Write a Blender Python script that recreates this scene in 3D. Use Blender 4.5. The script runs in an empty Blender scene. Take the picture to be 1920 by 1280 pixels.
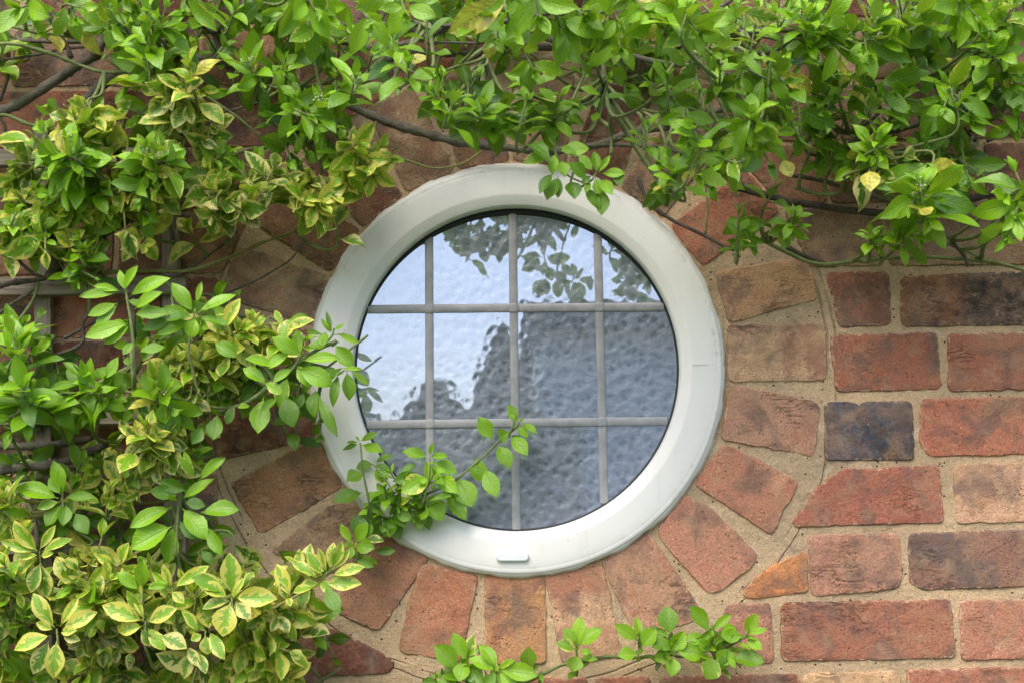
import bpy, math, random
import numpy as np
from mathutils import Vector, noise as mnoise

R = math.radians
random.seed(7)
rng = np.random.default_rng(11)
S = bpy.context.scene
COL = S.collection

# ------------------------------------------------------------------ camera, sky, sun, exposure
DIST, PITCH, ROLL, WIDTH = 1.8, R(8.0), R(0.6), 1.18
CAM = Vector((0, -DIST*math.cos(PITCH), -DIST*math.sin(PITCH)))
FWD = Vector((0, math.cos(PITCH), math.sin(PITCH)))
UP0 = Vector((0, -math.sin(PITCH), math.cos(PITCH)))
RT0 = Vector((1, 0, 0))
RT = RT0*math.cos(ROLL) - UP0*math.sin(ROLL)
UP = UP0*math.cos(ROLL) + RT0*math.sin(ROLL)
cam_data = bpy.data.cameras.new('camera')
cam = bpy.data.objects.new('camera', cam_data)
COL.objects.link(cam)
from mathutils import Matrix
m = Matrix((RT, UP, -FWD)).transposed().to_4x4()
m.translation = CAM
cam.matrix_world = m
cam_data.sensor_width = 36.0
cam_data.lens = 36.0*DIST/WIDTH
cam_data.clip_start = 0.05
cam_data.clip_end = 600
cam_data.dof.use_dof = True
cam_data.dof.focus_distance = 1.74
cam_data.dof.aperture_fstop = 15.0
S.camera = cam
S.view_settings.view_transform = 'Standard'
S.view_settings.look = 'None'
S.view_settings.gamma = 1.0
S.view_settings.exposure = 1.09

SUN_EL, SUN_AZ = R(52), R(205)      # azimuth from +Y clockwise: the sun is high in front of the wall, veiled
world = bpy.data.worlds.new('World')
S.world = world
world.use_nodes = True
wn = world.node_tree
sky = wn.nodes.new('ShaderNodeTexSky')
sky.sky_type = 'NISHITA'
sky.sun_disc = False
sky.sun_elevation = SUN_EL
sky.sun_rotation = SUN_AZ
sky.air_density = 1.0
sky.dust_density = 3.2
sky.ozone_density = 1.0
bg = wn.nodes['Background']
bg.inputs['Strength'].default_value = 0.13
wn.links.new(sky.outputs[0], bg.inputs[0])
sun_data = bpy.data.lights.new('sun', 'SUN')
sun_data.energy = 1.05
sun_data.angle = R(38)
sun_data.color = (1.0, 0.955, 0.89)
sun = bpy.data.objects.new('sun', sun_data)
COL.objects.link(sun)
sdir = Vector((math.sin(SUN_AZ)*math.cos(SUN_EL), math.cos(SUN_AZ)*math.cos(SUN_EL), math.sin(SUN_EL)))
sun.rotation_euler = sdir.to_track_quat('Z', 'Y').to_euler()


def at(px, py, d=0.0):
    """photo pixel + distance (m) in front of the wall face -> world point"""
    k = WIDTH/1920/DIST
    r = FWD + RT*((px-960)*k) + UP*((640-py)*k)
    t = (-d - CAM.y)/r.y
    return CAM + r*t


PXM = WIDTH/1920.0        # metres per photo pixel on the wall

CEN = at(971, 690)
# ------------------------------------------------------------------ helpers


def lin(c):
    return tuple(((x/255)/12.92 if x/255 <= .04045 else ((x/255+.055)/1.055)**2.4) for x in c)


def tag(o, label=None, cat=None, group=None, kind=None):
    if label: o['label'] = label
    if cat: o['category'] = cat
    if group: o['group'] = group
    if kind: o['kind'] = kind
    return o


def empty(name, loc=(0, 0, 0)):
    o = bpy.data.objects.new(name, None)
    COL.objects.link(o)
    o.location = loc
    o.empty_display_size = .05
    return o


def link(name, me, mat, parent=None, smooth=False):
    o = bpy.data.objects.new(name, me)
    COL.objects.link(o)
    if mat: me.materials.append(mat)
    if parent:
        o.parent = parent
        o.matrix_parent_inverse = Matrix.Translation(-Vector(parent.location))
    if smooth:
        me.polygons.foreach_set('use_smooth', [True]*len(me.polygons))
    return o


class MB:
    def __init__(s):
        s.v = []; s.f = []; s.attr = {}; s.uv = []

    def add(s, verts, faces, **attrs):
        b = len(s.v)
        s.v.extend([tuple(p) for p in verts])
        s.f.extend([tuple(i+b for i in f) for f in faces])
        for k, val in attrs.items():
            s.attr.setdefault(k, []).extend([val]*len(verts))

    def box(s, c, h, M=None, **a):
        P = []
        for x in (-1, 1):
            for y in (-1, 1):
                for z in (-1, 1):
                    p = Vector((x*h[0], y*h[1], z*h[2]))
                    if M: p = M @ p
                    P.append(Vector(c)+p)
        s.add(P, [(0, 1, 3, 2), (4, 6, 7, 5), (0, 4, 5, 1), (2, 3, 7, 6), (0, 2, 6, 4), (1, 5, 7, 3)], **a)

    def tube(s, pts, rad, seg=7, caps=True, **a):
        pts = [Vector(p) for p in pts]
        n = len(pts)
        if n < 2: return
        V = []
        t0 = (pts[1]-pts[0]).normalized()
        nrm = t0.orthogonal().normalized()
        for i, p in enumerate(pts):
            t = (pts[min(i+1, n-1)]-pts[max(i-1, 0)])
            if t.length < 1e-9: t = t0
            t = t.normalized()
            nrm = (nrm - t*nrm.dot(t))
            nrm = nrm.normalized() if nrm.length > 1e-6 else t.orthogonal().normalized()
            b = t.cross(nrm)
            r = rad[i] if isinstance(rad, (list, tuple)) else rad
            for k in range(seg):
                an = 2*math.pi*k/seg
                V.append(p + nrm*(math.cos(an)*r) + b*(math.sin(an)*r))
        F = []
        for i in range(n-1):
            for k in range(seg):
                F.append((i*seg+k, i*seg+(k+1) % seg, (i+1)*seg+(k+1) % seg, (i+1)*seg+k))
        if caps:
            F.append(tuple(reversed(range(seg))))
            F.append(tuple((n-1)*seg+k for k in range(seg)))
        s.add(V, F, **a)

    def mesh(s, name):
        me = bpy.data.meshes.new(name)
        me.from_pydata(s.v, [], s.f)
        for k, vals in s.attr.items():
            if len(vals) != len(s.v): continue
            at_ = me.attributes.new(k, 'FLOAT_COLOR', 'POINT')
            at_.data.foreach_set('color', np.array([tuple(x)+(1.0,)*(4-len(x)) for x in vals], dtype=np.float32).ravel())
        me.update()
        return me

    def build(s, name, mat, parent=None, smooth=False):
        return link(name, s.mesh(name), mat, parent, smooth)


def spline(pts, sub=6):
    """Catmull-Rom through points (tuples of any length)"""
    P = [np.array(p, dtype=float) for p in pts]
    if len(P) < 3:
        return [tuple(P[0]+(P[-1]-P[0])*i/sub) for i in range(sub+1)]
    P = [2*P[0]-P[1]] + P + [2*P[-1]-P[-2]]
    out = []
    for i in range(1, len(P)-2):
        a, b, c, d = P[i-1], P[i], P[i+1], P[i+2]
        for k in range(sub):
            t = k/sub
            out.append(tuple(.5*((2*b)+(-a+c)*t+(2*a-5*b+4*c-d)*t*t+(-a+3*b-3*c+d)*t**3)))
    out.append(tuple(P[-2]))
    return out


# ------------------------------------------------------------------ material node helper
class NT:
    def __init__(s, name):
        s.m = bpy.data.materials.new(name)
        s.m.use_nodes = True
        s.t = s.m.node_tree
        s.p = s.t.nodes['Principled BSDF']
        s.out = s.t.nodes['Material Output']

    def n(s, ty, ins=None, **props):
        nd = s.t.nodes.new(ty)
        for k, v in props.items(): setattr(nd, k, v)
        if ins:
            for k, v in ins.items():
                if isinstance(v, bpy.types.NodeSocket): s.t.links.new(v, nd.inputs[k])
                else: nd.inputs[k].default_value = v
        return nd

    def set(s, nd, k, v):
        if isinstance(v, bpy.types.NodeSocket): s.t.links.new(v, nd.inputs[k])
        else: nd.inputs[k].default_value = v

    def math(s, op, a, b=None, c=None, clamp=False):
        ins = {0: a}
        if b is not None: ins[1] = b
        if c is not None: ins[2] = c
        return s.n('ShaderNodeMath', ins, operation=op, use_clamp=clamp).outputs[0]

    def noise(s, vec, scale, detail=4, rough=.55, dist=0, out='Fac'):
        return s.n('ShaderNodeTexNoise', {'Vector': vec, 'Scale': scale, 'Detail': detail, 'Roughness': rough, 'Distortion': dist}).outputs[out]

    def ramp(s, fac, lo, hi, a=0.0, b=1.0):
        nd = s.n('ShaderNodeMapRange', {'Value': fac, 'From Min': lo, 'From Max': hi, 'To Min': a, 'To Max': b})
        nd.interpolation_type = 'SMOOTHSTEP'
        return nd.outputs[0]

    def mix(s, fac, a, b, blend='MIX'):
        nd = s.n('ShaderNodeMix', None, data_type='RGBA', blend_type=blend)
        for i, v in ((0, fac), (6, a), (7, b)):
            if isinstance(v, bpy.types.NodeSocket): s.t.links.new(v, nd.inputs[i])
            else:
                nd.inputs[i].default_value = v if i == 0 else (tuple(v)+(1,) if len(v) == 3 else v)
        return nd.outputs[2]

    def bump(s, h, strength, dist, normal=None):
        ins = {'Height': h, 'Strength': strength, 'Distance': dist}
        if normal is not None: ins['Normal'] = normal
        return s.n('ShaderNodeBump', ins).outputs[0]

    def attr(s, name):
        return s.n('ShaderNodeAttribute', None, attribute_name=name)

    def pos(s):
        return s.n('ShaderNodeNewGeometry').outputs['Position']


def simple(name, col, rough=.6, metal=0, nscale=60, amt=.12, bump=.0):
    t = NT(name)
    ps = t.pos()
    f = t.noise(ps, nscale, 5)
    c = t.mix(f, [x*(1-amt) for x in col], [min(1, x*(1+amt)) for x in col])
    t.set(t.p, 'Base Color', c)
    t.p.inputs['Roughness'].default_value = rough
    t.p.inputs['Metallic'].default_value = metal
    if bump:
        t.set(t.p, 'Normal', t.bump(f, .6, bump))
    return t.m


def mat_brick():
    t = NT('brick')
    ps = t.pos()
    c1 = t.attr('c1').outputs['Color']; c2 = t.attr('c2').outputs['Color']
    par = t.attr('par').outputs['Color']
    sep = t.n('ShaderNodeSeparateColor', {0: par}).outputs
    off = t.n('ShaderNodeCombineXYZ', {0: sep[0], 1: sep[0], 2: sep[0]}).outputs[0]
    off = t.n('ShaderNodeVectorMath', {0: off, 3: 17.0}, operation='SCALE').outputs[0]
    v = t.n('ShaderNodeVectorMath', {0: ps, 1: off}, operation='ADD').outputs[0]
    big = t.noise(v, 17, 6, .62, .6)
    mid = t.noise(v, 75, 6, .65, .3)
    fine = t.noise(v, 420, 4, .6)
    grain = t.noise(v, 1300, 2, .6)
    # patch mask, threshold controlled per brick (sep[1] = amount)
    th = t.math('SUBTRACT', .78, t.math('MULTIPLY', sep[1], .56))
    f = t.math('ADD', t.math('MULTIPLY', big, .8), t.math('MULTIPLY', mid, .2))
    mask = t.n('ShaderNodeMapRange', {'Value': t.math('SUBTRACT', f, th), 'From Min': -.03, 'From Max': .075}).outputs[0]
    mask = t.math('MULTIPLY', mask, t.ramp(fine, .25, .55, .55, 1.0))
    col = t.mix(mask, c1, c2)
    # broad tone drift, reds to oranges
    col = t.mix(t.ramp(mid, .35, .7, .0, .34), col, (.40, .19, .095))
    # lime bloom / mortar smears rubbed on the face
    sm = t.math('MULTIPLY', t.ramp(t.noise(v, 34, 7, .7, 1.2), .54, .70), t.ramp(fine, .38, .62))
    col = t.mix(t.math('MULTIPLY', sm, t.math('MULTIPLY', sep[2], .85)), col, (.56, .40, .26))
    # mortar dragged over the arrises
    ed = t.attr('par').outputs['Alpha']
    es = t.math('MULTIPLY', t.ramp(t.math('ADD', ed, t.math('MULTIPLY', t.math('SUBTRACT', t.noise(v, 130, 6, .7), .5), 2.6)), 1.02, 1.22), .75)
    col = t.mix(es, col, (.60, .43, .27))
    # mottled grain
    g = t.math('ADD', t.math('MULTIPLY', fine, .7), t.math('MULTIPLY', grain, .5))
    col = t.mix(1.0, col, t.n('ShaderNodeCombineColor', {0: t.ramp(g, .40, .80, .66, 1.38), 1: t.ramp(g, .40, .80, .65, 1.38), 2: t.ramp(g, .40, .80, .64, 1.42)}).outputs[0], 'MULTIPLY')
    # pits: small dark burnt specks
    vor = t.n('ShaderNodeTexVoronoi', {'Vector': v, 'Scale': 210.0, 'Randomness': 1.0})
    pit = t.math('MULTIPLY', t.ramp(vor.outputs['Distance'], .12, .28, 1, 0), t.ramp(t.noise(v, 60, 3), .52, .62))
    col = t.mix(t.math('MULTIPLY', pit, .62), col, (.07, .045, .04))
    vor2 = t.n('ShaderNodeTexVoronoi', {'Vector': v, 'Scale': 120.0})
    spk = t.math('MULTIPLY', t.ramp(vor2.outputs['Distance'], .04, .10, 1, 0), t.ramp(t.noise(v, 90, 2), .60, .64))
    col = t.mix(spk, col, (.62, .52, .42))
    # creases
    cr = t.n('ShaderNodeMapping', {'Vector': v, 'Scale': (1, 1, 3.2)}).outputs[0]
    crn = t.noise(cr, 26, 7, .7, 1.0)
    crk = t.math('MULTIPLY', t.ramp(t.math('ABSOLUTE', t.math('SUBTRACT', crn, .5)), .0, .020, 1, 0), t.ramp(t.noise(v, 14, 2), .56, .68))
    col = t.mix(t.math('MULTIPLY', crk, .30), col, (.10, .05, .045))
    # tan firing bloom in broad irregular patches
    tan = t.math('MULTIPLY', t.ramp(t.noise(v, 12, 6, .68, .7), .47, .62), t.ramp(fine, .30, .56, .35, 1.0))
    col = t.mix(t.math('MULTIPLY', tan, .42), col, (.45, .27, .15))
    # soft smoky clouds of burnt clay and pale dust
    col = t.mix(t.ramp(t.noise(v, 24, 5, .6, .4), .48, .66, 0, .60), col, (.135, .10, .09))
    col = t.mix(t.ramp(t.noise(v, 40, 5, .65, .2), .50, .68, 0, .45), col, (.43, .28, .17))
    t.set(t.p, 'Base Color', col)
    t.set(t.p, 'Roughness', t.ramp(fine, .3, .7, .72, .95))
    t.p.inputs['Specular IOR Level'].default_value = .3
    h = t.math('ADD', t.math('MULTIPLY', mid, 1.0), t.math('MULTIPLY', fine, .38))
    h = t.math('ADD', h, t.math('MULTIPLY', grain, .13))
    h = t.math('SUBTRACT', h, t.math('MULTIPLY', pit, .35))
    h = t.math('SUBTRACT', h, t.math('MULTIPLY', crk, .40))
    t.set(t.p, 'Normal', t.bump(h, .85, .0032))
    return t.m


def mat_mortar():
    t = NT('sandy_mortar')
    ps = t.pos()
    a = t.noise(ps, 9, 5, .6)
    b = t.noise(ps, 60, 6, .65)
    g = t.noise(ps, 900, 3, .7)
    col = t.mix(t.ramp(a, .35, .65), (.70, .50, .30), (.52, .38, .235))
    col = t.mix(t.ramp(b, .45, .7, 0, .6), col, (.68, .49, .29))
    col = t.mix(t.ramp(t.noise(ps, 170, 5, .7), .50, .72, 0, .55), col, (.42, .30, .185))
    col = t.mix(t.ramp(t.noise(ps, 26, 5, .7, .8), .58, .75, 0, .6), col, (.26, .20, .15))
    col = t.mix(1.0, col, t.n('ShaderNodeCombineColor', {0: t.ramp(g, .3, .7, .70, 1.3), 1: t.ramp(g, .3, .7, .68, 1.3), 2: t.ramp(g, .3, .7, .64, 1.34)}).outputs[0], 'MULTIPLY')
    col = t.mix(t.ramp(t.noise(ps, 5.5, 6, .65, .5), .50, .66, 0, .34), col, (.33, .26, .18))
    col = t.mix(t.math('MULTIPLY', t.ramp(t.noise(ps, 38, 6, .7, .3), .56, .64), .5), col, (.72, .58, .42))
    vor = t.n('ShaderNodeTexVoronoi', {'Vector': ps, 'Scale': 150.0})
    sep = t.n('ShaderNodeSeparateColor', {0: vor.outputs['Color']}).outputs
    dot = t.ramp(vor.outputs['Distance'], .12, .22, 1, 0)
    col = t.mix(t.math('MULTIPLY', dot, t.ramp(sep[0], .90, .92)), col, (.72, .62, .48))
    col = t.mix(t.math('MULTIPLY', dot, t.ramp(sep[1], .92, .94)), col, (.09, .07, .06))
    col = t.mix(t.math('MULTIPLY', dot, t.ramp(sep[2], .94, .96)), col, (.36, .17, .06))
    dv = t.n('ShaderNodeVectorMath', {0: ps, 1: (CEN.x, 0, CEN.z)}, operation='SUBTRACT').outputs[0]
    dv = t.n('ShaderNodeVectorMath', {0: dv, 1: (1, 0, 1)}, operation='MULTIPLY').outputs[0]
    rr = t.n('ShaderNodeVectorMath', {0: dv}, operation='LENGTH').outputs['Value']
    rr = t.math('MULTIPLY_ADD', t.math('SUBTRACT', t.noise(ps, 14, 4), .5), .012, rr)
    gv = t.math('MULTIPLY', t.ramp(t.math('ABSOLUTE', t.math('SUBTRACT', rr, 597*PXM)), .0004, .0016, 1, 0), t.ramp(t.noise(ps, 11, 2), .38, .5))
    gv2 = t.math('MULTIPLY', t.ramp(t.math('ABSOLUTE', t.math('SUBTRACT', rr, 582*PXM)), .0004, .0020, 1, 0), t.ramp(t.noise(ps, 8, 2), .45, .55))
    gv = t.math('MAXIMUM', gv, gv2)
    col = t.mix(t.math('MULTIPLY', gv, .28), col, (.22, .16, .11))
    t.set(t.p, 'Base Color', col)
    t.p.inputs['Roughness'].default_value = .95
    t.p.inputs['Specular IOR Level'].default_value = .2
    h = t.math('ADD', t.math('MULTIPLY', b, 1.3), t.math('MULTIPLY', g, .3))
    h = t.math('SUBTRACT', h, t.math('MULTIPLY', gv, .6))
    h = t.math('SUBTRACT', h, t.math('MULTIPLY', t.math('MULTIPLY', dot, t.ramp(sep[1], .92, .94)), .5))
    t.set(t.p, 'Normal', t.bump(h, 1.0, .0045))
    return t.m


def mat_leaf(name='leaf'):
    t = NT(name)
    uv = t.n('ShaderNodeUVMap').outputs[0]
    s2 = t.n('ShaderNodeSeparateXYZ', {0: uv}).outputs
    u, vv = s2[0], s2[1]
    lf = t.n('ShaderNodeSeparateColor', {0: t.attr('lf').outputs['Color']}).outputs    # rand, variegation, tone
    bl = t.attr('lf').outputs['Alpha']                                                # brown/blemish
    av = t.math('ABSOLUTE', t.math('MULTIPLY_ADD', vv, 2.0, -1.0))          # 0 midrib .. 1 margin
    # side veins run obliquely: coordinate u - .35*|v|
    q = t.math('SUBTRACT', u, t.math('MULTIPLY', av, .22))
    nv = t.n('ShaderNodeCombineXYZ', {0: t.math('MULTIPLY', q, 5.0), 1: t.math('MULTIPLY', vv, 1.6), 2: t.math('MULTIPLY', lf[0], 60.0)}).outputs[0]
    n1 = t.noise(nv, 1.6, 4, .6)
    n2 = t.noise(nv, 6.0, 3, .6)
    e = t.math('MAXIMUM', av, t.ramp(u, .80, 1.06, 0, 1))
    e = t.math('MULTIPLY_ADD', t.math('SUBTRACT', n1, .5), 2.3, e)
    e = t.math('MULTIPLY_ADD', t.math('SUBTRACT', n2, .5), .35, e)
    thr = t.math('SUBTRACT', 1.45, t.math('MULTIPLY', lf[1], 1.15))
    var = t.n('ShaderNodeMapRange', {'Value': t.math('SUBTRACT', e, thr), 'From Min': -.015, 'From Max': .035}).outputs[0]
    var = t.math('MULTIPLY', var, t.ramp(lf[1], .05, .25))
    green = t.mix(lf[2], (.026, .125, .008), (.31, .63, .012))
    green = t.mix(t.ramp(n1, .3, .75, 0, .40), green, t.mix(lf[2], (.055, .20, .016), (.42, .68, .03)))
    # grey-green zone between
    zone = t.math('MULTIPLY', t.ramp(t.math('SUBTRACT', e, thr), -.28, -.05), t.ramp(lf[1], .3, .6))
    green = t.mix(t.math('MULTIPLY', zone, .55), green, (.22, .36, .12))
    cream = t.mix(lf[2], (.68, .61, .30), (.84, .79, .10))
    cream = t.mix(t.ramp(n2, .35, .7, 0, .5), cream, (.72, .74, .12))
    col = t.mix(var, green, cream)
    # midrib and veins
    mid = t.math('MULTIPLY', t.ramp(av, .015, .075, 1, 0), t.ramp(u, .05, .95, 1, .35))
    col = t.mix(t.math('MULTIPLY', mid, .50), col, (.34, .46, .12))
    w = t.math('SINE', t.math('MULTIPLY', q, 46.0))
    vein = t.math('MULTIPLY', t.ramp(w, .86, 1.0), t.ramp(av, .9, .3))
    col = t.mix(t.math('MULTIPLY', vein, .20), col, (.32, .46, .13))
    # blemish
    bz = t.math('MULTIPLY', t.ramp(t.math('MULTIPLY_ADD', bl, .6, n1), .74, .86), bl)
    col = t.mix(bz, col, (.20, .12, .05))
    back = t.n('ShaderNodeNewGeometry').outputs['Backfacing']
    colb = t.mix(t.math('MULTIPLY', back, .5), col, (.22, .33, .14))
    t.set(t.p, 'Base Color', colb)
    t.set(t.p, 'Roughness', t.ramp(n2, .3, .7, .20, .36))
    t.p.inputs['Specular IOR Level'].default_value = .75
    hgt = t.math('ADD', t.math('MULTIPLY', vein, -.35), t.math('MULTIPLY', mid, -1.0))
    hgt = t.math('ADD', hgt, t.math('MULTIPLY', n2, .9))
    hgt = t.math('ADD', hgt, t.math('MULTIPLY', t.math('ABSOLUTE', w), .25))
    nb = t.bump(hgt, .55, .0011)
    t.set(t.p, 'Normal', nb)
    tr = t.n('ShaderNodeBsdfTranslucent', {'Color': t.mix(.5, col, (.48, .66, .03)), 'Normal': nb})
    ms = t.n('ShaderNodeMixShader', {0: .32, 1: t.p.outputs[0], 2: tr.outputs[0]})
    t.t.links.new(ms.outputs[0], t.out.inputs[0])
    return t.m


def mat_bark(name, a, b, lichen=.3):
    t = NT(name)
    ps = t.pos()
    n1 = t.noise(ps, 60, 5, .65)
    n2 = t.noise(ps, 420, 4, .65)
    c = t.mix(t.ramp(n1, .3, .7), a, b)
    c = t.mix(t.ramp(t.noise(ps, 35, 4, .6), .48, .66, 0, lichen), c, (.11, .15, .045))
    c = t.mix(t.ramp(n2, .6, .75, 0, .6), c, [x*.35 for x in a])
    t.set(t.p, 'Base Color', c)
    t.p.inputs['Roughness'].default_value = .8
    t.set(t.p, 'Normal', t.bump(t.math('ADD', n1, t.math('MULTIPLY', n2, .7)), .95, .0032))
    return t.m


def mat_paint():
    t = NT('white_frame_plastic')
    ps = t.pos()
    n1 = t.noise(ps, 7, 4)
    n2 = t.noise(ps, 160, 5, .7)
    c = t.mix(t.ramp(n1, .3, .7), (.82, .81, .755), (.85, .84, .785))
    # grime gathered towards the sealed rim
    gr = t.attr('gr').outputs['Fac']
    g2 = t.math('MULTIPLY', gr, t.ramp(t.noise(ps, 45, 6, .75, .8), .50, .72))
    c = t.mix(t.math('MULTIPLY', g2, .55), c, (.42, .36, .27))
    vor = t.n('ShaderNodeTexVoronoi', {'Vector': ps, 'Scale': 190.0})
    dot = t.math('MULTIPLY', t.ramp(vor.outputs['Distance'], .05, .14, 1, 0), t.ramp(t.noise(ps, 25, 3), .60, .68))
    c = t.mix(t.math('MULTIPLY', dot, .6), c, (.18, .16, .13))
    c = t.mix(t.math('MULTIPLY', t.ramp(n2, .56, .8), .10), c, (.45, .42, .34))
    st = t.noise(t.n('ShaderNodeMapping', {'Vector': ps, 'Scale': (9, 9, 1.1)}).outputs[0], 9, 5, .65)
    c = t.mix(t.ramp(st, .52, .75, 0, .13), c, (.46, .47, .34))
    c = t.mix(t.math('MULTIPLY', t.ramp(t.noise(ps, 220, 3, .7), .66, .74), .35), c, (.36, .34, .28))
    t.set(t.p, 'Base Color', c)
    t.set(t.p, 'Roughness', t.ramp(n2, .3, .7, .30, .5))
    t.p.inputs['Specular IOR Level'].default_value = .45
    t.set(t.p, 'Normal', t.bump(n1, .25, .004))
    return t.m


def mat_glass():
    t = NT('rippled_glass')
    ps = t.pos()
    warp = t.noise(ps, 34, 3, .5, 0, 'Color')
    wv = t.n('ShaderNodeVectorMath', {0: warp, 3: .008}, operation='SCALE').outputs[0]
    v = t.n('ShaderNodeVectorMath', {0: ps, 1: wv}, operation='ADD').outputs[0]
    vo = t.n('ShaderNodeTexVoronoi', {'Vector': v, 'Scale': 96.0}, feature='SMOOTH_F1')
    vo.inputs['Smoothness'].default_value = .6
    n2 = t.noise(v, 150, 3, .5)
    h = t.math('ADD', t.math('MULTIPLY', vo.outputs['Distance'], .7), t.math('MULTIPLY', n2, .5))
    nb = t.bump(t.math('ADD', t.math('MULTIPLY', vo.outputs['Distance'], .8), t.math('MULTIPLY', t.noise(v, 60, 1, .4), .4)), .019, .0016)
    # interior side: obscured glass body, grey-blue and dim
    b = t.math('MULTIPLY', t.ramp(h, .30, .62), t.ramp(t.noise(v, 12, 4), .3, .7, .5, 1.0))
    t.set(t.p, 'Base Color', t.mix(b, (.185, .215, .255), (.33, .37, .435)))
    t.p.inputs['Roughness'].default_value = .25
    t.set(t.p, 'Normal', t.bump(h, .75, .005))
    gl = t.n('ShaderNodeBsdfGlossy', {'Color': (.68, .78, 1.0, 1), 'Roughness': .02, 'Normal': nb})
    ms = t.n('ShaderNodeMixShader', {0: .38, 1: t.p.outputs[0], 2: gl.outputs[0]})
    t.t.links.new(ms.outputs[0], t.out.inputs[0])
    return t.m


def mat_lead():
    t = NT('dull_lead')
    ps = t.pos()
    n1 = t.noise(ps, 55, 5, .6)
    n2 = t.noise(ps, 500, 4, .7)
    c = t.mix(t.ramp(n1, .3, .7), (.27, .272, .28), (.38, .378, .378))
    c = t.mix(t.ramp(n2, .55, .75, 0, .35), c, (.55, .53, .50))
    t.set(t.p, 'Base Color', c)
    t.p.inputs['Metallic'].default_value = .2
    t.set(t.p, 'Roughness', t.ramp(n1, .3, .7, .42, .62))
    t.set(t.p, 'Normal', t.bump(n2, .4, .0006))
    return t.m


def mat_wood():
    t = NT('weathered_wood')
    ps = t.pos()
    at_ = t.attr('dir').outputs['Fac']
    vert = t.n('ShaderNodeMapping', {'Vector': ps, 'Scale': (12, 12, 1)}).outputs[0]
    hor = t.n('ShaderNodeMapping', {'Vector': ps, 'Scale': (1, 12, 12)}).outputs[0]
    v = t.mix(at_, vert, hor)
    n = t.noise(v, 22, 6, .65, .5)
    n2 = t.noise(ps, 30, 4)
    c = t.mix(t.ramp(n, .3, .7), (.20, .165, .125), (.38, .33, .26))
    c = t.mix(t.ramp(n2, .5, .7, 0, .45), c, (.15, .15, .09))
    t.set(t.p, 'Base Color', c)
    t.p.inputs['Roughness'].default_value = .9
    t.set(t.p, 'Normal', t.bump(n, .7, .0012))
    return t.m


M_BRICK, M_MORTAR, M_LEAF, M_PAINT, M_GLASS, M_LEAD, M_WOOD = mat_brick(), mat_mortar(), mat_leaf(), mat_paint(), mat_glass(), mat_lead(), mat_wood()
M_BARK = mat_bark('bark', (.085, .068, .052), (.19, .165, .13), .45)
M_BARKD = mat_bark('dark_bark', (.055, .042, .032), (.12, .095, .07), .30)
M_GREEN = mat_bark('green_stem', (.15, .20, .06), (.25, .30, .11), .25)
M_YSTEM = mat_bark('yellow_stem', (.22, .23, .06), (.32, .31, .11), .2)
M_BLACK = simple('black_rubber', (.012, .016, .017), .45)
M_SEAL = simple('aged_sealant', (.66, .62, .55), .6, 0, 50, .18, .001)
M_CAP = simple('white_cap', (.80, .82, .82), .35, 0, 60, .03)
M_BUD = simple('pale_bud', (.42, .50, .24), .6)
M_GRASS = simple('lawn', (.055, .085, .028), .95, 0, 6, .35)

# ------------------------------------------------------------------ ground
g = MB()
N = 24
vs = []
zs = -1.42
for j in range(N+1):
    for i in range(N+1):
        x = -150+300*i/N
        y = -240+242*j/N
        vs.append((x, y, zs))
g.add(vs, [(j*(N+1)+i, j*(N+1)+i+1, (j+1)*(N+1)+i+1, (j+1)*(N+1)+i) for j in range(N) for i in range(N)])
tag(g.build('ground', M_GRASS), 'short green lawn in front of the brick wall', 'ground', kind='structure')

# ------------------------------------------------------------------ brick wall
R_OUT = 386*PXM           # opening radius incl. sealant
CX, CZ = CEN.x, CEN.z
wall = empty('brick_wall', (0, 0, zs))
tag(wall, 'old red and brown brick wall with sandy mortar around the round window', 'wall')


def fbm(x, y, s, o=0):
    return mnoise.fractal(Vector((x*s+o, y*s-o, o*.37)), .6, 2.1, 4)


# mortar face: one ring-shaped sheet grid around the opening, plus wall core behind
mo = MB()
ringN = 220
radii = [R_OUT*.985, R_OUT*1.02] + [R_OUT*1.02+.0055*k for k in range(1, 46)]
vs = []
for r in radii:
    for k in range(ringN):
        a = 2*math.pi*k/ringN
        x, z = CX+r*math.cos(a), CZ+r*math.sin(a)
        d = 0.0009*fbm(x, z, 60)+0.0014*fbm(x, z, 14, 5)
        vs.append((x, -0.0005+d, z))
fs = [(j*ringN+k, j*ringN+(k+1) % ringN, (j+1)*ringN+(k+1) % ringN, (j+1)*ringN+k) for j in range(len(radii)-1) for k in range(ringN)]
# outer ring to a big rectangle
rl = radii[-1]
X0, X1, Z0, Z1 = -2.6, 2.6, zs, 1.75
base = len(vs)
for k in range(ringN):
    a = 2*math.pi*k/ringN
    dx, dz = math.cos(a), math.sin(a)
    tx = ((X1-CX)/dx if dx > 0 else (X0-CX)/dx) if abs(dx) > 1e-9 else 1e9
    tz = ((Z1-CZ)/dz if dz > 0 else (Z0-CZ)/dz) if abs(dz) > 1e-9 else 1e9
    tt = min(tx, tz)
    for j in range(1, 41):
        r = rl+(tt-rl)*(j/40)**1.25
        x, z = CX+r*dx, CZ+r*dz
        vs.append((x, -0.0005+0.0009*fbm(x, z, 60)+0.0014*fbm(x, z, 14, 5), z))
lastb = (len(radii)-1)*ringN
for k in range(ringN):
    k2 = (k+1) % ringN
    fs.append((lastb+k, lastb+k2, base+k2*40, base+k*40))
    for j in range(39):
        fs.append((base+k*40+j, base+k2*40+j, base+k2*40+j+1, base+k*40+j+1))
mo.add(vs, fs)
mo.build('mortar', M_MORTAR, wall, True)

SEEN_K = 1/0.74


def alb(c, k=SEEN_K):
    l = lin(c); g = sum(l)/3
    return tuple(min(.85, (x*.82+g*.18)*k*w_) for x, w_ in zip(l, (.97, 1.03, .86)))


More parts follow.
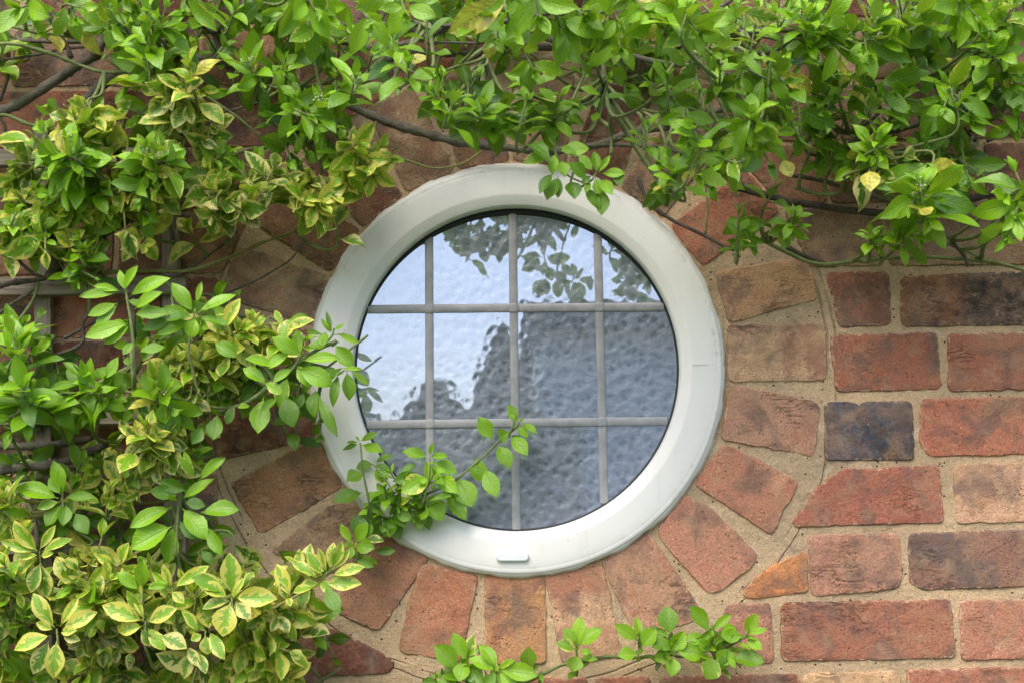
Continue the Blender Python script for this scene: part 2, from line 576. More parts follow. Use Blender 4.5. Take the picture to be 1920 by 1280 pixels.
PAL = {'half': ((134, 82, 62), (92, 70, 66), .45),
    'red': ((158, 88, 70), (120, 72, 62), .30), 'red2': ((150, 80, 62), (92, 74, 72), .42), 'dark': ((78, 74, 78), (112, 76, 64), .40),
    'blue': ((66, 72, 92), (46, 46, 54), .5), 'pink': ((176, 112, 92), (196, 146, 118), .45), 'tan': ((190, 140, 108), (160, 96, 76), .42),
    'orange': ((182, 116, 74), (150, 84, 62), .45), 'bright': ((248, 122, 40), (240, 118, 50), .2), 'purple': ((130, 88, 80), (92, 78, 82), .52),
    'brown': ((132, 88, 66), (100, 68, 56), .5), 'mut': ((150, 118, 94), (118, 84, 70), .5), 'dred': ((112, 58, 48), (84, 54, 50), .5),
}
KEYS = ['red', 'red2', 'dred', 'dred', 'pink', 'purple', 'brown', 'brown', 'mut', 'red2']
SHADE_KEYS = ['dred', 'brown', 'dred', 'purple', 'mut', 'brown', 'red2']  # upper and left courses: foliage shade put into the brick colours
brk = MB()
brick_rngc = [0]


def brick(poly, pal, target=None, jit=.0011, rnd=.0035, h=.0028):
    """ragged extruded outline on the wall, poly is a list of (x,z) metres"""
    brick_rngc[0] += 1
    seed = brick_rngc[0]*.371
    P = [Vector((p[0], p[1])) for p in poly]
    c = sum(P, Vector((0, 0)))/len(P)
    # round corners
    pts = []
    n = len(P)
    for i in range(n):
        a, b, d = P[i-1], P[i], P[(i+1) % n]
        la, ld = (a-b).length, (d-b).length
        ra = min(rnd, la*.3); rd = min(rnd, ld*.3)
        pts.append(b+(a-b).normalized()*ra)
        pts.append(b+(a-b).normalized()*ra*.3+(d-b).normalized()*rd*.3)
        pts.append(b+(d-b).normalized()*rd)
    out = []
    n = len(pts)
    for i in range(n):
        a, b = pts[i], pts[(i+1) % n]
        L = (b-a).length
        k = max(1, int(L/.0022))
        for j in range(k):
            out.append(a+(b-a)*j/k)
    V = []
    n = len(out)
    jj = []
    for i, p in enumerate(out):
        dd = (p-c).normalized()
        w = mnoise.fractal(Vector((p.x*95+seed, p.y*95, seed)), .7, 2.2, 3)*jit
        w += mnoise.fractal(Vector((p.x*22+seed, p.y*22, seed)), .7, 2.2, 2)*jit*.8
        w += mnoise.noise(Vector((p.x*330+seed, p.y*330, seed)))*.0009
        w -= max(0, mnoise.noise(Vector((p.x*45+seed, p.y*45, seed+3)))-.42)*.008
        jj.append(p+dd*w)
    rings = []
    for ins, y in ((-.0044, .004), (-.0030, -h*.35), (-.0027, -h*.75), (-.0021, -h*.97), (-.0011, -h)):
        ring = []
        for i, p in enumerate(jj):
            tng = jj[(i+1) % n]-jj[i-1]
            nr = Vector((-tng.y, tng.x))
            if nr.length < 1e-9: nr = c-p
            nr.normalize()
            if nr.dot(c-p) < 0: nr = -nr
            q = p+nr*ins
            ring.append((q.x, y+.0006*fbm(q.x, q.y, 45, seed), q.y))
        rings.append(ring)
    for r_ in rings: V.extend(r_)
    F = []
    for k in range(len(rings)-1):
        for i in range(n):
            F.append((k*n+i, k*n+(i+1) % n, (k+1)*n+(i+1) % n, (k+1)*n+i))
    last = rings[-1]
    for sc in (.93, .80, .62, .42, .22):
        kk = len(V)//n
        for (x_, y_, z_) in last:
            X_, Z_ = c.x+(x_-c.x)*sc, c.y+(z_-c.y)*sc
            V.append((X_, -h-.0003+.0010*fbm(X_, Z_, 30, seed), Z_))
        for i in range(n):
            F.append(((kk-1)*n+i, (kk-1)*n+(i+1) % n, kk*n+(i+1) % n, kk*n+i))
    b0 = len(V)-n
    V.append((c.x, -h-.0003, c.y))
    for i in range(n):
        F.append((b0+i, b0+(i+1) % n, len(V)-1))
    a, b, amt = PAL[pal] if isinstance(pal, str) else pal
    j1 = [random.uniform(.9, 1.1) for _ in range(1)][0]
    tgt = target or brk
    rnd_, sm_ = random.random(), random.choice((0, .3, .7, 1.0))
    tgt.add(V, F, c1=tuple(x*j1 for x in alb(a)), c2=alb(b))
    if pal == 'half':      # one header burnt black towards its far end
        xs = at(1800, 560).x
        c0_ = len(tgt.v)-len(V)
        for i, p_ in enumerate(V):
            k_ = max(0, min(1, (p_[0]-xs+.006*mnoise.noise(Vector((p_[0]*60, p_[2]*60, 1))))/.006))
            for key, dk in (('c1', alb((56, 54, 60))), ('c2', alb((84, 68, 64)))):
                o_ = tgt.attr[key][c0_+i]
                tgt.attr[key][c0_+i] = tuple(o_[q_]*(1-k_)+dk[q_]*k_ for q_ in range(3))
    tgt.attr.setdefault('par', []).extend([(rnd_, amt, sm_, 1.0 if i < n*5 else (.25 if i < n*6 else 0.0)) for i in range(len(V))])


def pp(pts):
    return [(at(x, y).x, at(x, y).z) for x, y in pts]


HAND = [
    ([(1553, 516), (1662, 514), (1667, 606), (1576, 609)], ((140, 80, 66), (104, 72, 66), .45)),
    ([(1692, 523), (1800, 517), (2010, 513), (2010, 604), (1694, 609)], 'half'),
    ([(1560, 633), (1752, 628), (1759, 724), (1572, 730)], 'red2'),
    ([(1780, 631), (2000, 627), (2000, 725), (1782, 729)], 'red'),
    ([(1549, 758), (1706, 756), (1710, 857), (1550, 858)], 'blue'),
    ([(1730, 752), (1970, 748), (1970, 846), (1742, 851), (1727, 828)], ((166, 88, 68), (96, 72, 70), .34)),
    ([(1580, 883), (1758, 876), (1764, 975), (1488, 983), (1532, 920)], ((156, 84, 70), (96, 76, 78), .30)),
    ([(1792, 875), (2020, 868), (2020, 972), (1796, 977)], ((194, 142, 116), (160, 104, 84), .3)),
    ([(1507, 1037), (1512, 1105), (1405, 1119), (1396, 1111), (1438, 1070)], 'bright'),
    ([(1520, 1008), (1680, 1003), (1688, 1072), (1682, 1098), (1525, 1113)], ((176, 116, 100), (146, 92, 84), .4)),
    ([(1708, 1003), (1950, 996), (1950, 1093), (1730, 1101), (1708, 1088)], 'purple'),
    ([(1365, 1137), (1440, 1133), (1445, 1237), (1340, 1240)], 'pink'),
    ([(1467, 1133), (1778, 1127), (1788, 1228), (1470, 1235)], ((160, 92, 74), (104, 78, 76), .36)),
    ([(1802, 1130), (2030, 1125), (2030, 1228), (1806, 1232)], ((172, 102, 86), (150, 84, 70), .4)),
    ([(1510, 1266), (1684, 1262), (1686, 1362), (1512, 1364)], ((206, 156, 116), (180, 116, 84), .3)),
    ([(1704, 1259), (1930, 1254), (1930, 1354), (1706, 1360)], ((160, 90, 72), (100, 76, 72), .4)),
    ([(1240, 1272), (1496, 1266), (1496, 1364), (1240, 1368)], ((140, 84, 68), (100, 74, 66), .45)),
    ([(1120, 1274), (1215, 1272), (1218, 1368), (1120, 1370)], 'red'),
    ([(850, 1280), (1098, 1275), (1100, 1372), (852, 1376)], 'red2'),
    ([(560, 1180), (635, 1185), (735, 1240), (730, 1256), (562, 1266)], 'dred'),
    # ring of bricks standing on end round the window
]
RING = [
    ([(1345, 513), (1505, 488), (1520, 520), (1527, 558), (1368, 602)], ((186, 136, 100), (158, 96, 76), .40)),
    ([(1368, 614), (1543, 612), (1545, 709), (1369, 712)], ((182, 140, 112), (146, 92, 80), .5)),
    ([(1370, 725), (1525, 755), (1532, 768), (1522, 852), (1357, 820)], ((176, 122, 104), (168, 100, 82), .4)),
    ([(1357, 837), (1380, 845), (1492, 905), (1445, 998), (1308, 907)], ((178, 106, 86), (196, 136, 108), .4)),
    ([(1282, 932), (1330, 955), (1415, 1040), (1408, 1058), (1345, 1105), (1330, 1108), (1235, 1000)], ((176, 110, 92), (198, 140, 114), .35)),
    ([(1130, 1050), (1213, 999), (1240, 1040), (1308, 1140), (1296, 1160), (1200, 1192), (1175, 1150)], ((186, 128, 104), (168, 104, 84), .4)),
    ([(1025, 1073), (1122, 1058), (1140, 1110), (1158, 1225), (1058, 1240), (1040, 1150)], ((196, 146, 116), (160, 96, 78), .55)),
    ([(913, 1079), (1018, 1078), (1019, 1240), (917, 1241)], ((184, 124, 80), (156, 92, 68), .40)),
    ([(793, 1060), (893, 1080), (872, 1180), (862, 1236), (752, 1218), (770, 1130)], ((168, 100, 74), (140, 80, 64), .4)),
    ([(722, 1008), (800, 1045), (714, 1172), (704, 1175), (625, 1140), (668, 1080)], ((152, 96, 74), (126, 78, 64), .4)),
    ([(627, 948), (690, 952), (712, 1003), (655, 1080), (600, 1062), (512, 1033)], 'mut'),
    ([(437, 905), (595, 829), (638, 910), (490, 996)], ((158, 106, 72), (124, 82, 60), .4)),
]
for p, c in HAND: brick(pp(p), c)
rb = MB()
for p, c in RING: brick(pp(p), c, rb)
# the rest of the ring, turning on from the last modelled one
ri, ro = 398*PXM, 572*PXM
for k, a in enumerate([11.5, -4, -19.4, -34.8, -50.2, -65.6, -81, -96.4, -111.8, -127.2, -144.5]):
    ang = R(180+a)    # upwards over the left and top
    dirv = (math.cos(ang), math.sin(ang)); tv = (-math.sin(ang), math.cos(ang))
    hw = 46*PXM; hw2 = 47*PXM
    poly = []
    for rr, w in ((ri, -hw), (ri, hw), (ro, hw2), (ro, -hw2)):
        poly.append((CX+dirv[0]*rr+tv[0]*w, CZ+dirv[1]*rr+tv[1]*w))
    brick(poly, ['dred', 'brown', 'mut', 'brown', 'dred', 'mut', 'brown', 'mut', 'dred', 'mut', 'red'][k], rb)
rb.build('brick_ring', M_BRICK, wall, True)

# courses everywhere else
lines = [at(1700, y).z for y in (503, 620, 742, 868, 993, 1119, 1245)]
pitch = (lines[0]-lines[-1])/6
lev = {}
for k in range(-16, 24):
    lev[k] = lines[k] if 0 <= k <= 6 else (lines[0]-pitch*k)
RR = 590*PXM
xh = at(1535, 700).x


def hits_hand(k, x0, x1):
    if 0 <= k <= 4 and x1 > at(1500, 700).x and x0 < at(1945, 700).x: return True
    if k == 5 and x1 > at(1335, 1180).x and x0 < at(2030, 700).x: return True
    if k == 6 and x1 > at(840, 1300).x and x0 < at(1935, 700).x: return True
    return False


HANDX = {0: 2015, 1: 2005, 2: 1975, 3: 2025, 4: 1955, 5: 2035, 6: 1935}
for k in range(-16, 23):
    top, bot = lev[k]-.0055, lev[k+1]+.0055
    x = -2.5 + (.11 if k % 2 else 0) + random.uniform(-.03, .03)
    spans = []
    while x < 2.45:
        L = random.choice((.212, .212, .212, .104, .17))
        spans.append((x, x+L)); x += L+.0115
    if k in HANDX:
        xe = at(HANDX[k], 700).x+.012
        spans = [s for s in spans if s[1] < at(700, 700).x] + [(xe+i*.2235, xe+i*.2235+.212) for i in range(9)]
        if k == 5: spans = [s for s in spans if s[1] < at(540, 1180).x]+[s for s in spans if s[0] > .3]
        if k == 6: spans = [s for s in spans if s[1] < at(835, 1180).x]+[(at(600, 1280).x, at(830, 1280).x)]+[s for s in spans if s[0] > .3]
        seen = []
        for s in spans:
            if all(s[1] < q[0] or s[0] > q[1] for q in seen): seen.append(s)
        spans = seen
    for (a, b) in spans:
        def cut(z):
            d = z-CZ
            if abs(d) >= RR: return None
            w = math.sqrt(RR*RR-d*d)
            return CX-w, CX+w
        ct, cb = cut(top), cut(bot)
        if ct is None and cb is None:
            if a < CX < b and bot < CZ+RR < top: continue
            brick([(a, top), (b, top), (b, bot), (a, bot)], random.choice(SHADE_KEYS if (top > at(960, 480).z or a < at(520, 700).x) else KEYS)); continue
        mid = (a+b)/2
        if mid < CX:
            bt = min(b, ct[0]) if ct else b
            bb = min(b, cb[0]) if cb else b
            if bt-a < .02 or bb-a < .02: 
                if max(bt, bb)-a < .035: continue
                bt, bb = max(bt, a+.006), max(bb, a+.006)
            brick([(a, top), (bt, top), (bb, bot), (a, bot)], random.choice(SHADE_KEYS if (top > at(960, 480).z or a < at(520, 700).x) else KEYS))
        else:
            at_ = max(a, ct[1]) if ct else a
            ab = max(a, cb[1]) if cb else a
            if b-at_ < .02 or b-ab < .02:
                if b-min(at_, ab) < .035: continue
                at_, ab = min(at_, b-.006), min(ab, b-.006)
            brick([(at_, top), (b, top), (b, bot), (ab, bot)], random.choice(SHADE_KEYS if (top > at(960, 480).z or a < at(520, 700).x) else KEYS))
brk.build('brickwork', M_BRICK, wall, True)
# core of the wall (thickness, with the round opening left free by four blocks)
co = MB()
w_ = R_OUT*1.0
for (xa, xb, za, zb) in ((X0, CX-w_, Z0, Z1), (CX+w_, X1, Z0, Z1), (CX-w_, CX+w_, Z0, CZ-w_), (CX-w_, CX+w_, CZ+w_, Z1)):
    co.box(((xa+xb)/2, .122, (za+zb)/2), ((xb-xa)/2, .11, (zb-za)/2))
co.build('wall_core', M_MORTAR, wall)

# ------------------------------------------------------------------ round window
win = empty('round_window', (CX, 0, CZ))
tag(win, 'round white framed window with grey leaded panes of rippled glass', 'window')


def lathe(prof, cx, cz, seg=160, jit=0, name='x', closed=False, gr=None):
    """profile of (radius m, y m[, grime])"""
    mb = MB()
    V, G = [], []
    for k in range(seg):
        a = 2*math.pi*k/seg
        for p in prof:
            r = p[0]
            if jit and len(p) > 3:
                r += p[3]*(jit*mnoise.fractal(Vector((math.cos(a)*9, math.sin(a)*9, 3.1)), .8, 2, 3) + .0006*mnoise.noise(Vector((math.cos(a)*60, math.sin(a)*60, 3.1)))
                          + .0022*(abs(((math.degrees(a)+8) % 15.4)/15.4-.5)*2-.5))
            V.append((cx+r*math.cos(a), p[1], cz+r*math.sin(a)))
            G.append((p[2] if len(p) > 2 else 0,)*3)
    m_ = len(prof)
    F = []
    for k in range(seg):
        k2 = (k+1) % seg
        for j in range(m_-1):
            F.append((k*m_+j, k*m_+j+1, k2*m_+j+1, k2*m_+j))
    mb.add(V, F)
    mb.attr['gr'] = G
    return mb


q = PXM
mm = .001
GY = 5*mm
fx, fz = at(969, 688).x, at(969, 688).z
prof = [(303.5*q, GY+1*mm, 0), (304*q, GY-4*mm, 0), (305.5*q, -8.0*mm, 0), (308*q, -9.3*mm, 0), (323.5*q, -11.4*mm, 0), (325*q, -11.8*mm, 0), (326.5*q, -11.9*mm, 0), (333*q, -12.1*mm, 0),
        (350*q, -12.3*mm, 0), (361*q, -12.1*mm, .1), (368.5*q, -11.7*mm, .3), (372*q, -11.4*mm, .8), (373*q, -11.2*mm, 1.0), (374*q, -11.25*mm, .9), (377*q, -11.1*mm, .5), (380*q, -10.6*mm, .4),
        (382.5*q, -9.4*mm, .6), (383.5*q, 0, 1)]
fr = lathe(prof, fx, fz, 200).build('frame', M_PAINT, win, True)
seal = lathe([(380.5*q, -9.8*mm, .3, 0), (383.5*q, -9.0*mm, .5, 0), (386*q, -7.6*mm, .7, .35), (388*q, -5.4*mm, .9, .8), (389.5*q, -2.6*mm, 1, 1), (390.5*q, 2*mm, 1, 1)], fx, fz, 360, .0020)
seal.build('sealant', M_PAINT, win, True)
# black gasket and spacer: thick along the top, thin below
gk = MB()
V, F = [], []
seg = 160
for k in range(seg):
    a = 2*math.pi*k/seg
    c, s_ = math.cos(a), math.sin(a)
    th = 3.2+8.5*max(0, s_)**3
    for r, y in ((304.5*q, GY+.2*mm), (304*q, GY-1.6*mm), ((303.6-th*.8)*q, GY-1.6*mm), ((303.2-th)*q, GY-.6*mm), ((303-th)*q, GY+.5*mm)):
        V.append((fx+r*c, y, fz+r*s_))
for k in range(seg):
    k2 = (k+1) % seg
    for j in range(4): F.append((k*5+j, k*5+j+1, k2*5+j+1, k2*5+j))
gk.add(V, F)
gk.build('gasket', M_BLACK, win, True)
# glass: thin round pane
gp = MB()
V = [(fx, GY, fz)]
for k in range(96):
    a = 2*math.pi*k/96
    V.append((fx+305*q*math.cos(a), GY, fz+305*q*math.sin(a)))
F = [(0, 1+(k+1) % 96, 1+k) for k in range(96)]
nb = len(V)
V += [(v[0], GY+6*mm, v[2]) for v in V]
F += [(nb, nb+1+k, nb+1+(k+1) % 96) for k in range(96)]
F += [(1+k, 1+(k+1) % 96, nb+1+(k+1) % 96, nb+1+k) for k in range(96)]
gp.add(V, F)
gp.build('glass_pane', M_GLASS, win)


def bar(p0, p1, w=17, y=GY, extra=0):
    """lead strip with a shallow domed section between two pixels"""
    A, B = at(*p0), at(*p1)
    A = Vector((A.x, 0, A.z)); B = Vector((B.x, 0, B.z))
    d = (B-A).normalized()
    n_ = Vector((-d.z, 0, d.x))
    mb = MB()
    V, F = [], []
    K = 40
    sec = [(-.5, 0), (-.49, -.75), (-.40, -1.15), (-.2, -1.5), (0, -1.6), (.2, -1.5), (.40, -1.15), (.49, -.75), (.5, 0)]
    for i in range(K+1):
        c = A+(B-A)*i/K
        wv = .00025*mnoise.noise(Vector((c.x*40, c.z*40, 2)))
        for u, h in sec:
            V.append((c.x+n_.x*(u*w*q+wv), y-(h*-1)*mm*(.95+extra), c.z+n_.z*(u*w*q+wv)))
    m_ = len(sec)
    for i in range(K):
        for j in range(m_-1):
            F.append((i*m_+j, i*m_+j+1, (i+1)*m_+j+1, (i+1)*m_+j))
    mb.add(V, F)
    mb.build('glazing_bar', M_LEAD, win, True)


def chord(p0, p1, inset):
    """clip the line to the visible circle of glass"""
    cx, cy, r = 968, 689, 303-inset
    (x0, y0), (x1, y1) = p0, p1
    dx, dy = x1-x0, y1-y0
    L = math.hypot(dx, dy); dx /= L; dy /= L
    t = (cx-x0)*dx+(cy-y0)*dy
    px, py = x0+dx*t, y0+dy*t
    hh = math.sqrt(max(0, r*r-((px-cx)**2+(py-cy)**2)))
    return (px-dx*hh, py-dy*hh), (px+dx*hh, py+dy*hh)


for (a, b) in (((804, 440), (806, 900)), ((961, 395), (968, 985)), ((1121, 440), (1132, 900))):
    p, r_ = chord(a, b, .5)
    bar(p, r_, 16)
for (a, b) in (((690, 579), (1240, 574)), ((690, 795), (1250, 788))):
    p, r_ = chord(a, b, 3)
    bar(p, r_, 16.5, extra=.28)
vx = [((804, 440), (806, 900)), ((961, 395), (968, 985)), ((1121, 440), (1132, 900))]
hx = [((690, 579), (1240, 574)), ((690, 795), (1250, 788))]
for (a, b) in vx:
    for (c, d) in hx:
        x_ = a[0]
        for _ in range(4):
            y_ = c[1]+(d[1]-c[1])*(x_-c[0])/(d[0]-c[0])
            x_ = a[0]+(b[0]-a[0])*(y_-a[1])/(b[1]-a[1])
        o_ = at(x_, y_)
        jb = MB()
        V, F = [], []
        for sc, y in ((1, GY), (1, GY-2.1*mm), (.86, GY-2.45*mm), (.4, GY-2.6*mm)):
            for k in range(20):
                an = 2*math.pi*k/20
                cx_, sx_ = math.cos(an), math.sin(an)
                m_ = max(abs(cx_), abs(sx_))
                rr_ = (8.9*q)/(m_**.8)*(1+.05*mnoise.noise(Vector((cx_*2+x_, sx_*2, y_))))
                V.append((o_.x+rr_*cx_*sc, y, o_.z+rr_*sx_*sc))
        for j in range(3):
            for k in range(20):
                F.append((j*20+k, j*20+(k+1) % 20, (j+1)*20+(k+1) % 20, (j+1)*20+k))
        F.append(tuple(60+k for k in range(20)))
        jb.add(V, F)
        jb.build('solder_joint', M_LEAD, win, True)
# drain cover: a rounded pill
dc = MB()
c0 = at(961, 1043)
V, F = [], []
K = 28
outl = []
for k in range(K):
    a = 2*math.pi*k/K
    outl.append((math.copysign(22*q, math.cos(a))*(1 if abs(math.cos(a)) > .02 else 0)+8*q*math.cos(a), 8.5*q*math.sin(a)))
for sc, y in ((1.1, -11*mm), (1, -14.6*mm), (.90, -16.2*mm), (.72, -16.7*mm)):
    for (x, z) in outl:
        V.append((c0.x+math.copysign(max(0, abs(x)-(1-sc)*9*q), x), y, c0.z+z*sc))
for j in range(3):
    for k in range(K):
        F.append((j*K+k, j*K+(k+1) % K, (j+1)*K+(k+1) % K, (j+1)*K+k))
F.append(tuple(3*K+k for k in range(K)))
dc.add(V, F)
dc.build('drain_cover', M_CAP, win, False)
# weld seam in the frame, right-hand side
sm = MB()
a, b = at(1298, 683.5, .0135), at(1343, 684, .0105)
sm.tube([a+(b-a)*t + Vector((0, -.0006*math.sin(t*3.1), 0)) for t in (0, .25, .5, .75, 1)], .00035, 5)
sm.build('seam', simple('seam_grey', (.56, .57, .55), .6), win)

# ------------------------------------------------------------------ trellis behind the climber on the left
tr = empty('wooden_trellis', (at(85, 900).x, -.01, zs))
tag(tr, 'weathered brown wooden trellis fixed to the wall behind the left foliage', 'trellis')


def slat(name, p0, p1, w, d0, d1, dirv):
    A, B = at(*p0, d0), at(*p1, d0)
    mb = MB()
    K = 24
    V, F = [], []
    dd = (B-A); dd.y = 0
    dn = dd.normalized()
    n_ = Vector((-dn.z, 0, dn.x))
    for i in range(K+1):
        c = A+(B-A)*i/K
        j = .0006*mnoise.noise(Vector((c.x*30, c.z*30, w)))
        for (u, y) in ((-.5, -d0), (-.5, -(d1-.0015)), (-.46, -d1), (.46, -d1), (.5, -(d1-.0015)), (.5, -d0)):
            V.append((c.x+n_.x*(u*w*q+j), y, c.z+n_.z*(u*w*q+j)))
    for i in range(K):
        for j in range(6):
            F.append((i*6+j, i*6+(j+1) % 6, (i+1)*6+(j+1) % 6, (i+1)*6+j))
    F.append(tuple(range(6))); F.append(tuple(K*6+j for j in reversed(range(6))))
    mb.add(V, F, dir=(dirv,)*3)
    mb.build(name, M_WOOD, tr)


for x in (-395, -155, 86, 325):
    slat('upright', (x-3, 250), (x+6, 1700), 31, .006, .018, 0.0)
for y in (300, 541, 782, 1022, 1262, 1500):
    slat('rail', (-470, y+3), (352, y-3), 33, .0185, .031, 1.0)

# ------------------------------------------------------------------ leaves
NU, NV = 13, 5
US = np.linspace(0, 1, NU)
VS = np.linspace(-1, 1, NV)
UU, VVV = np.meshgrid(US, VS, indexing='ij')
LF_FACES = [(i*NV+j, i*NV+j+1, (i+1)*NV+j+1, (i+1)*NV+j) for i in range(NU-1) for j in range(NV-1)]


class Foliage:
    def __init__(s):
        s.V = []; s.uv = []; s.lf = []

    def leaf(s, P, d, n, L, W, tone, var, bend=.5, fold=.25, wav=.03, blem=0.0, shape=.0, twist=0.0):
        d = d.normalized()
        n = (n-d*n.dot(d))
        n = n.normalized() if n.length > 1e-6 else d.orthogonal().normalized()
        sd = d.cross(n)
        r = random.random()
        # outline: narrow petiole, widest a little past the middle, pointed tip
        uu = np.clip((US-.07)/.93, 0, 1)
        w = np.sin(np.pi*uu**(1.10+shape))**.78
        w = w*(1-.24*uu**6)
        w[US < .07] = 0
        w = np.maximum(w, .035)
        w[-1] = .012
        ser = np.where(np.arange(NU) % 2 == 0, 1.0, .955)
        wid = W*.5*w
        y = VVV*(wid*ser)[:, None] if True else 0
        y = VVV*wid[:, None]
        y[:, 0] *= ser; y[:, -1] *= ser
        th = bend*US**1.3
        du = 1/(NU-1)
        cx = np.concatenate([[0], np.cumsum(np.cos((th[1:]+th[:-1])/2))*du])*L
        cz = -np.concatenate([[0], np.cumsum(np.sin((th[1:]+th[:-1])/2))*du])*L
        x = np.repeat(cx[:, None], NV, 1)
        z = np.repeat(cz[:, None], NV, 1)
        z = z+np.abs(y)*math.tan(fold)
        ph = r*6.28
        z = z+wav*L*np.sin(UU*7+ph+VVV*1.2)*np.abs(VVV)
        x = x-np.abs(y)*.12*np.sin(th)[:, None]
        # twist about the axis
        ta = twist*UU
        y2 = y*np.cos(ta)-(z-cz[:, None])*np.sin(ta)
        z2 = cz[:, None]+(z-cz[:, None])*np.cos(ta)+y*np.sin(ta)
        D = np.array(d); Nn = np.array(n); Sd = np.array(sd)
        pts = np.array(P)[None, None, :]+x[..., None]*D+y2[..., None]*Sd+z2[..., None]*Nn
        s.V.append(pts.reshape(-1, 3))
        s.uv.append(np.stack([UU, VVV*.5+.5], -1).reshape(-1, 2))
        s.lf.append(np.tile(np.array([r, var, tone, blem], dtype=np.float32), (NU*NV, 1)))

    def build(s, name, parent, extra=None, kind=None):
        nl = len(s.V)
        if not nl: return None
        V = np.concatenate(s.V); nv = NU*NV
        V[:, 1] = np.minimum(V[:, 1], -.0045)     # nothing pokes through the wall face
        base = np.array(LF_FACES, dtype=np.int64)
        F = (base[None]+np.arange(nl)[:, None, None]*nv).reshape(-1, 4)
        me = bpy.data.meshes.new(name)
        me.vertices.add(len(V)); me.vertices.foreach_set('co', V.astype(np.float32).ravel())
        me.loops.add(F.size); me.loops.foreach_set('vertex_index', F.ravel().astype(np.int32))
        me.polygons.add(len(F)); me.polygons.foreach_set('loop_start', (np.arange(len(F))*4).astype(np.int32))
        me.polygons.foreach_set('use_smooth', np.ones(len(F), dtype=bool))
        me.update(calc_edges=True)
        uvl = me.uv_layers.new(name='UVMap')
        uv = np.concatenate(s.uv)
        uvl.data.foreach_set('uv', uv[F.ravel()].astype(np.float32).ravel())
        a = me.attributes.new('lf', 'FLOAT_COLOR', 'POINT')
        a.data.foreach_set('color', np.concatenate(s.lf).ravel())
        me.validate()
        o = link(name, me, M_LEAF, parent)
        if kind: o['kind'] = kind
        return o


def ru(a, b): return random.uniform(a, b)


def style(ty):
    """tone (0 dark .. 1 fresh), variegation, width ratio, blemish"""
    if ty == 'g': return ru(.42, .95), (ru(.3, .5) if random.random() < .10 else 0), ru(.34, .47), 0
    if ty == 'G': return ru(.72, 1.0), 0, ru(.38, .48), 0
    if ty == 'd': return ru(.15, .45), (ru(.3, .5) if random.random() < .08 else 0), ru(.42, .54), 0
    if ty == 'm': return ru(.5, .95), ru(.25, .62) if random.random() < .65 else 0, ru(.42, .52), 0
    if ty == 'v': return ru(.7, 1.0), ru(.62, 1.05), ru(.44, .58), 0
    if ty == 'c': return ru(.15, .50), ru(.70, .98), ru(.46, .60), (.5 if random.random() < .25 else 0)
    if ty == 'y': return .95, 1.45, .6, .45
    return .5, 0, .45, 0


VIEW_N = Vector((0, -1, .35)).normalized()
WK = [1.04]


def hand_leaf(fo, b, t, ty, d0=.05, d1=None, W=None, nrm=None, bend=None, **kw):
    """a leaf from base pixel to tip pixel"""
    d1 = d0+ru(-.006, .012) if d1 is None else d1
    A, B = at(*b, d0), at(*t, d1)
    dv = B-A
    bend = ru(.15, .5) if bend is None else bend
    n = nrm or Vector((ru(-.35, .35), -1, .35+ru(-.3, .3)))
    # tip of a bent leaf lands below its straight axis: tilt the axis back by half the bend
    n_ = (n-dv.normalized()*n.dot(dv.normalized())).normalized()
    ax = (dv.normalized()+n_*math.tan(bend*.42)).normalized()
    L = dv.length*(1+.05*bend)
    tone, var, w, bl = style(ty)
    fo.leaf(A, ax, n_, L, L*(W*WK[0] if W else w*1.05), kw.pop('tone', tone), kw.pop('var', var), bend=bend, fold=ru(.15, .50), wav=ru(.0, .045), blem=bl, **kw)


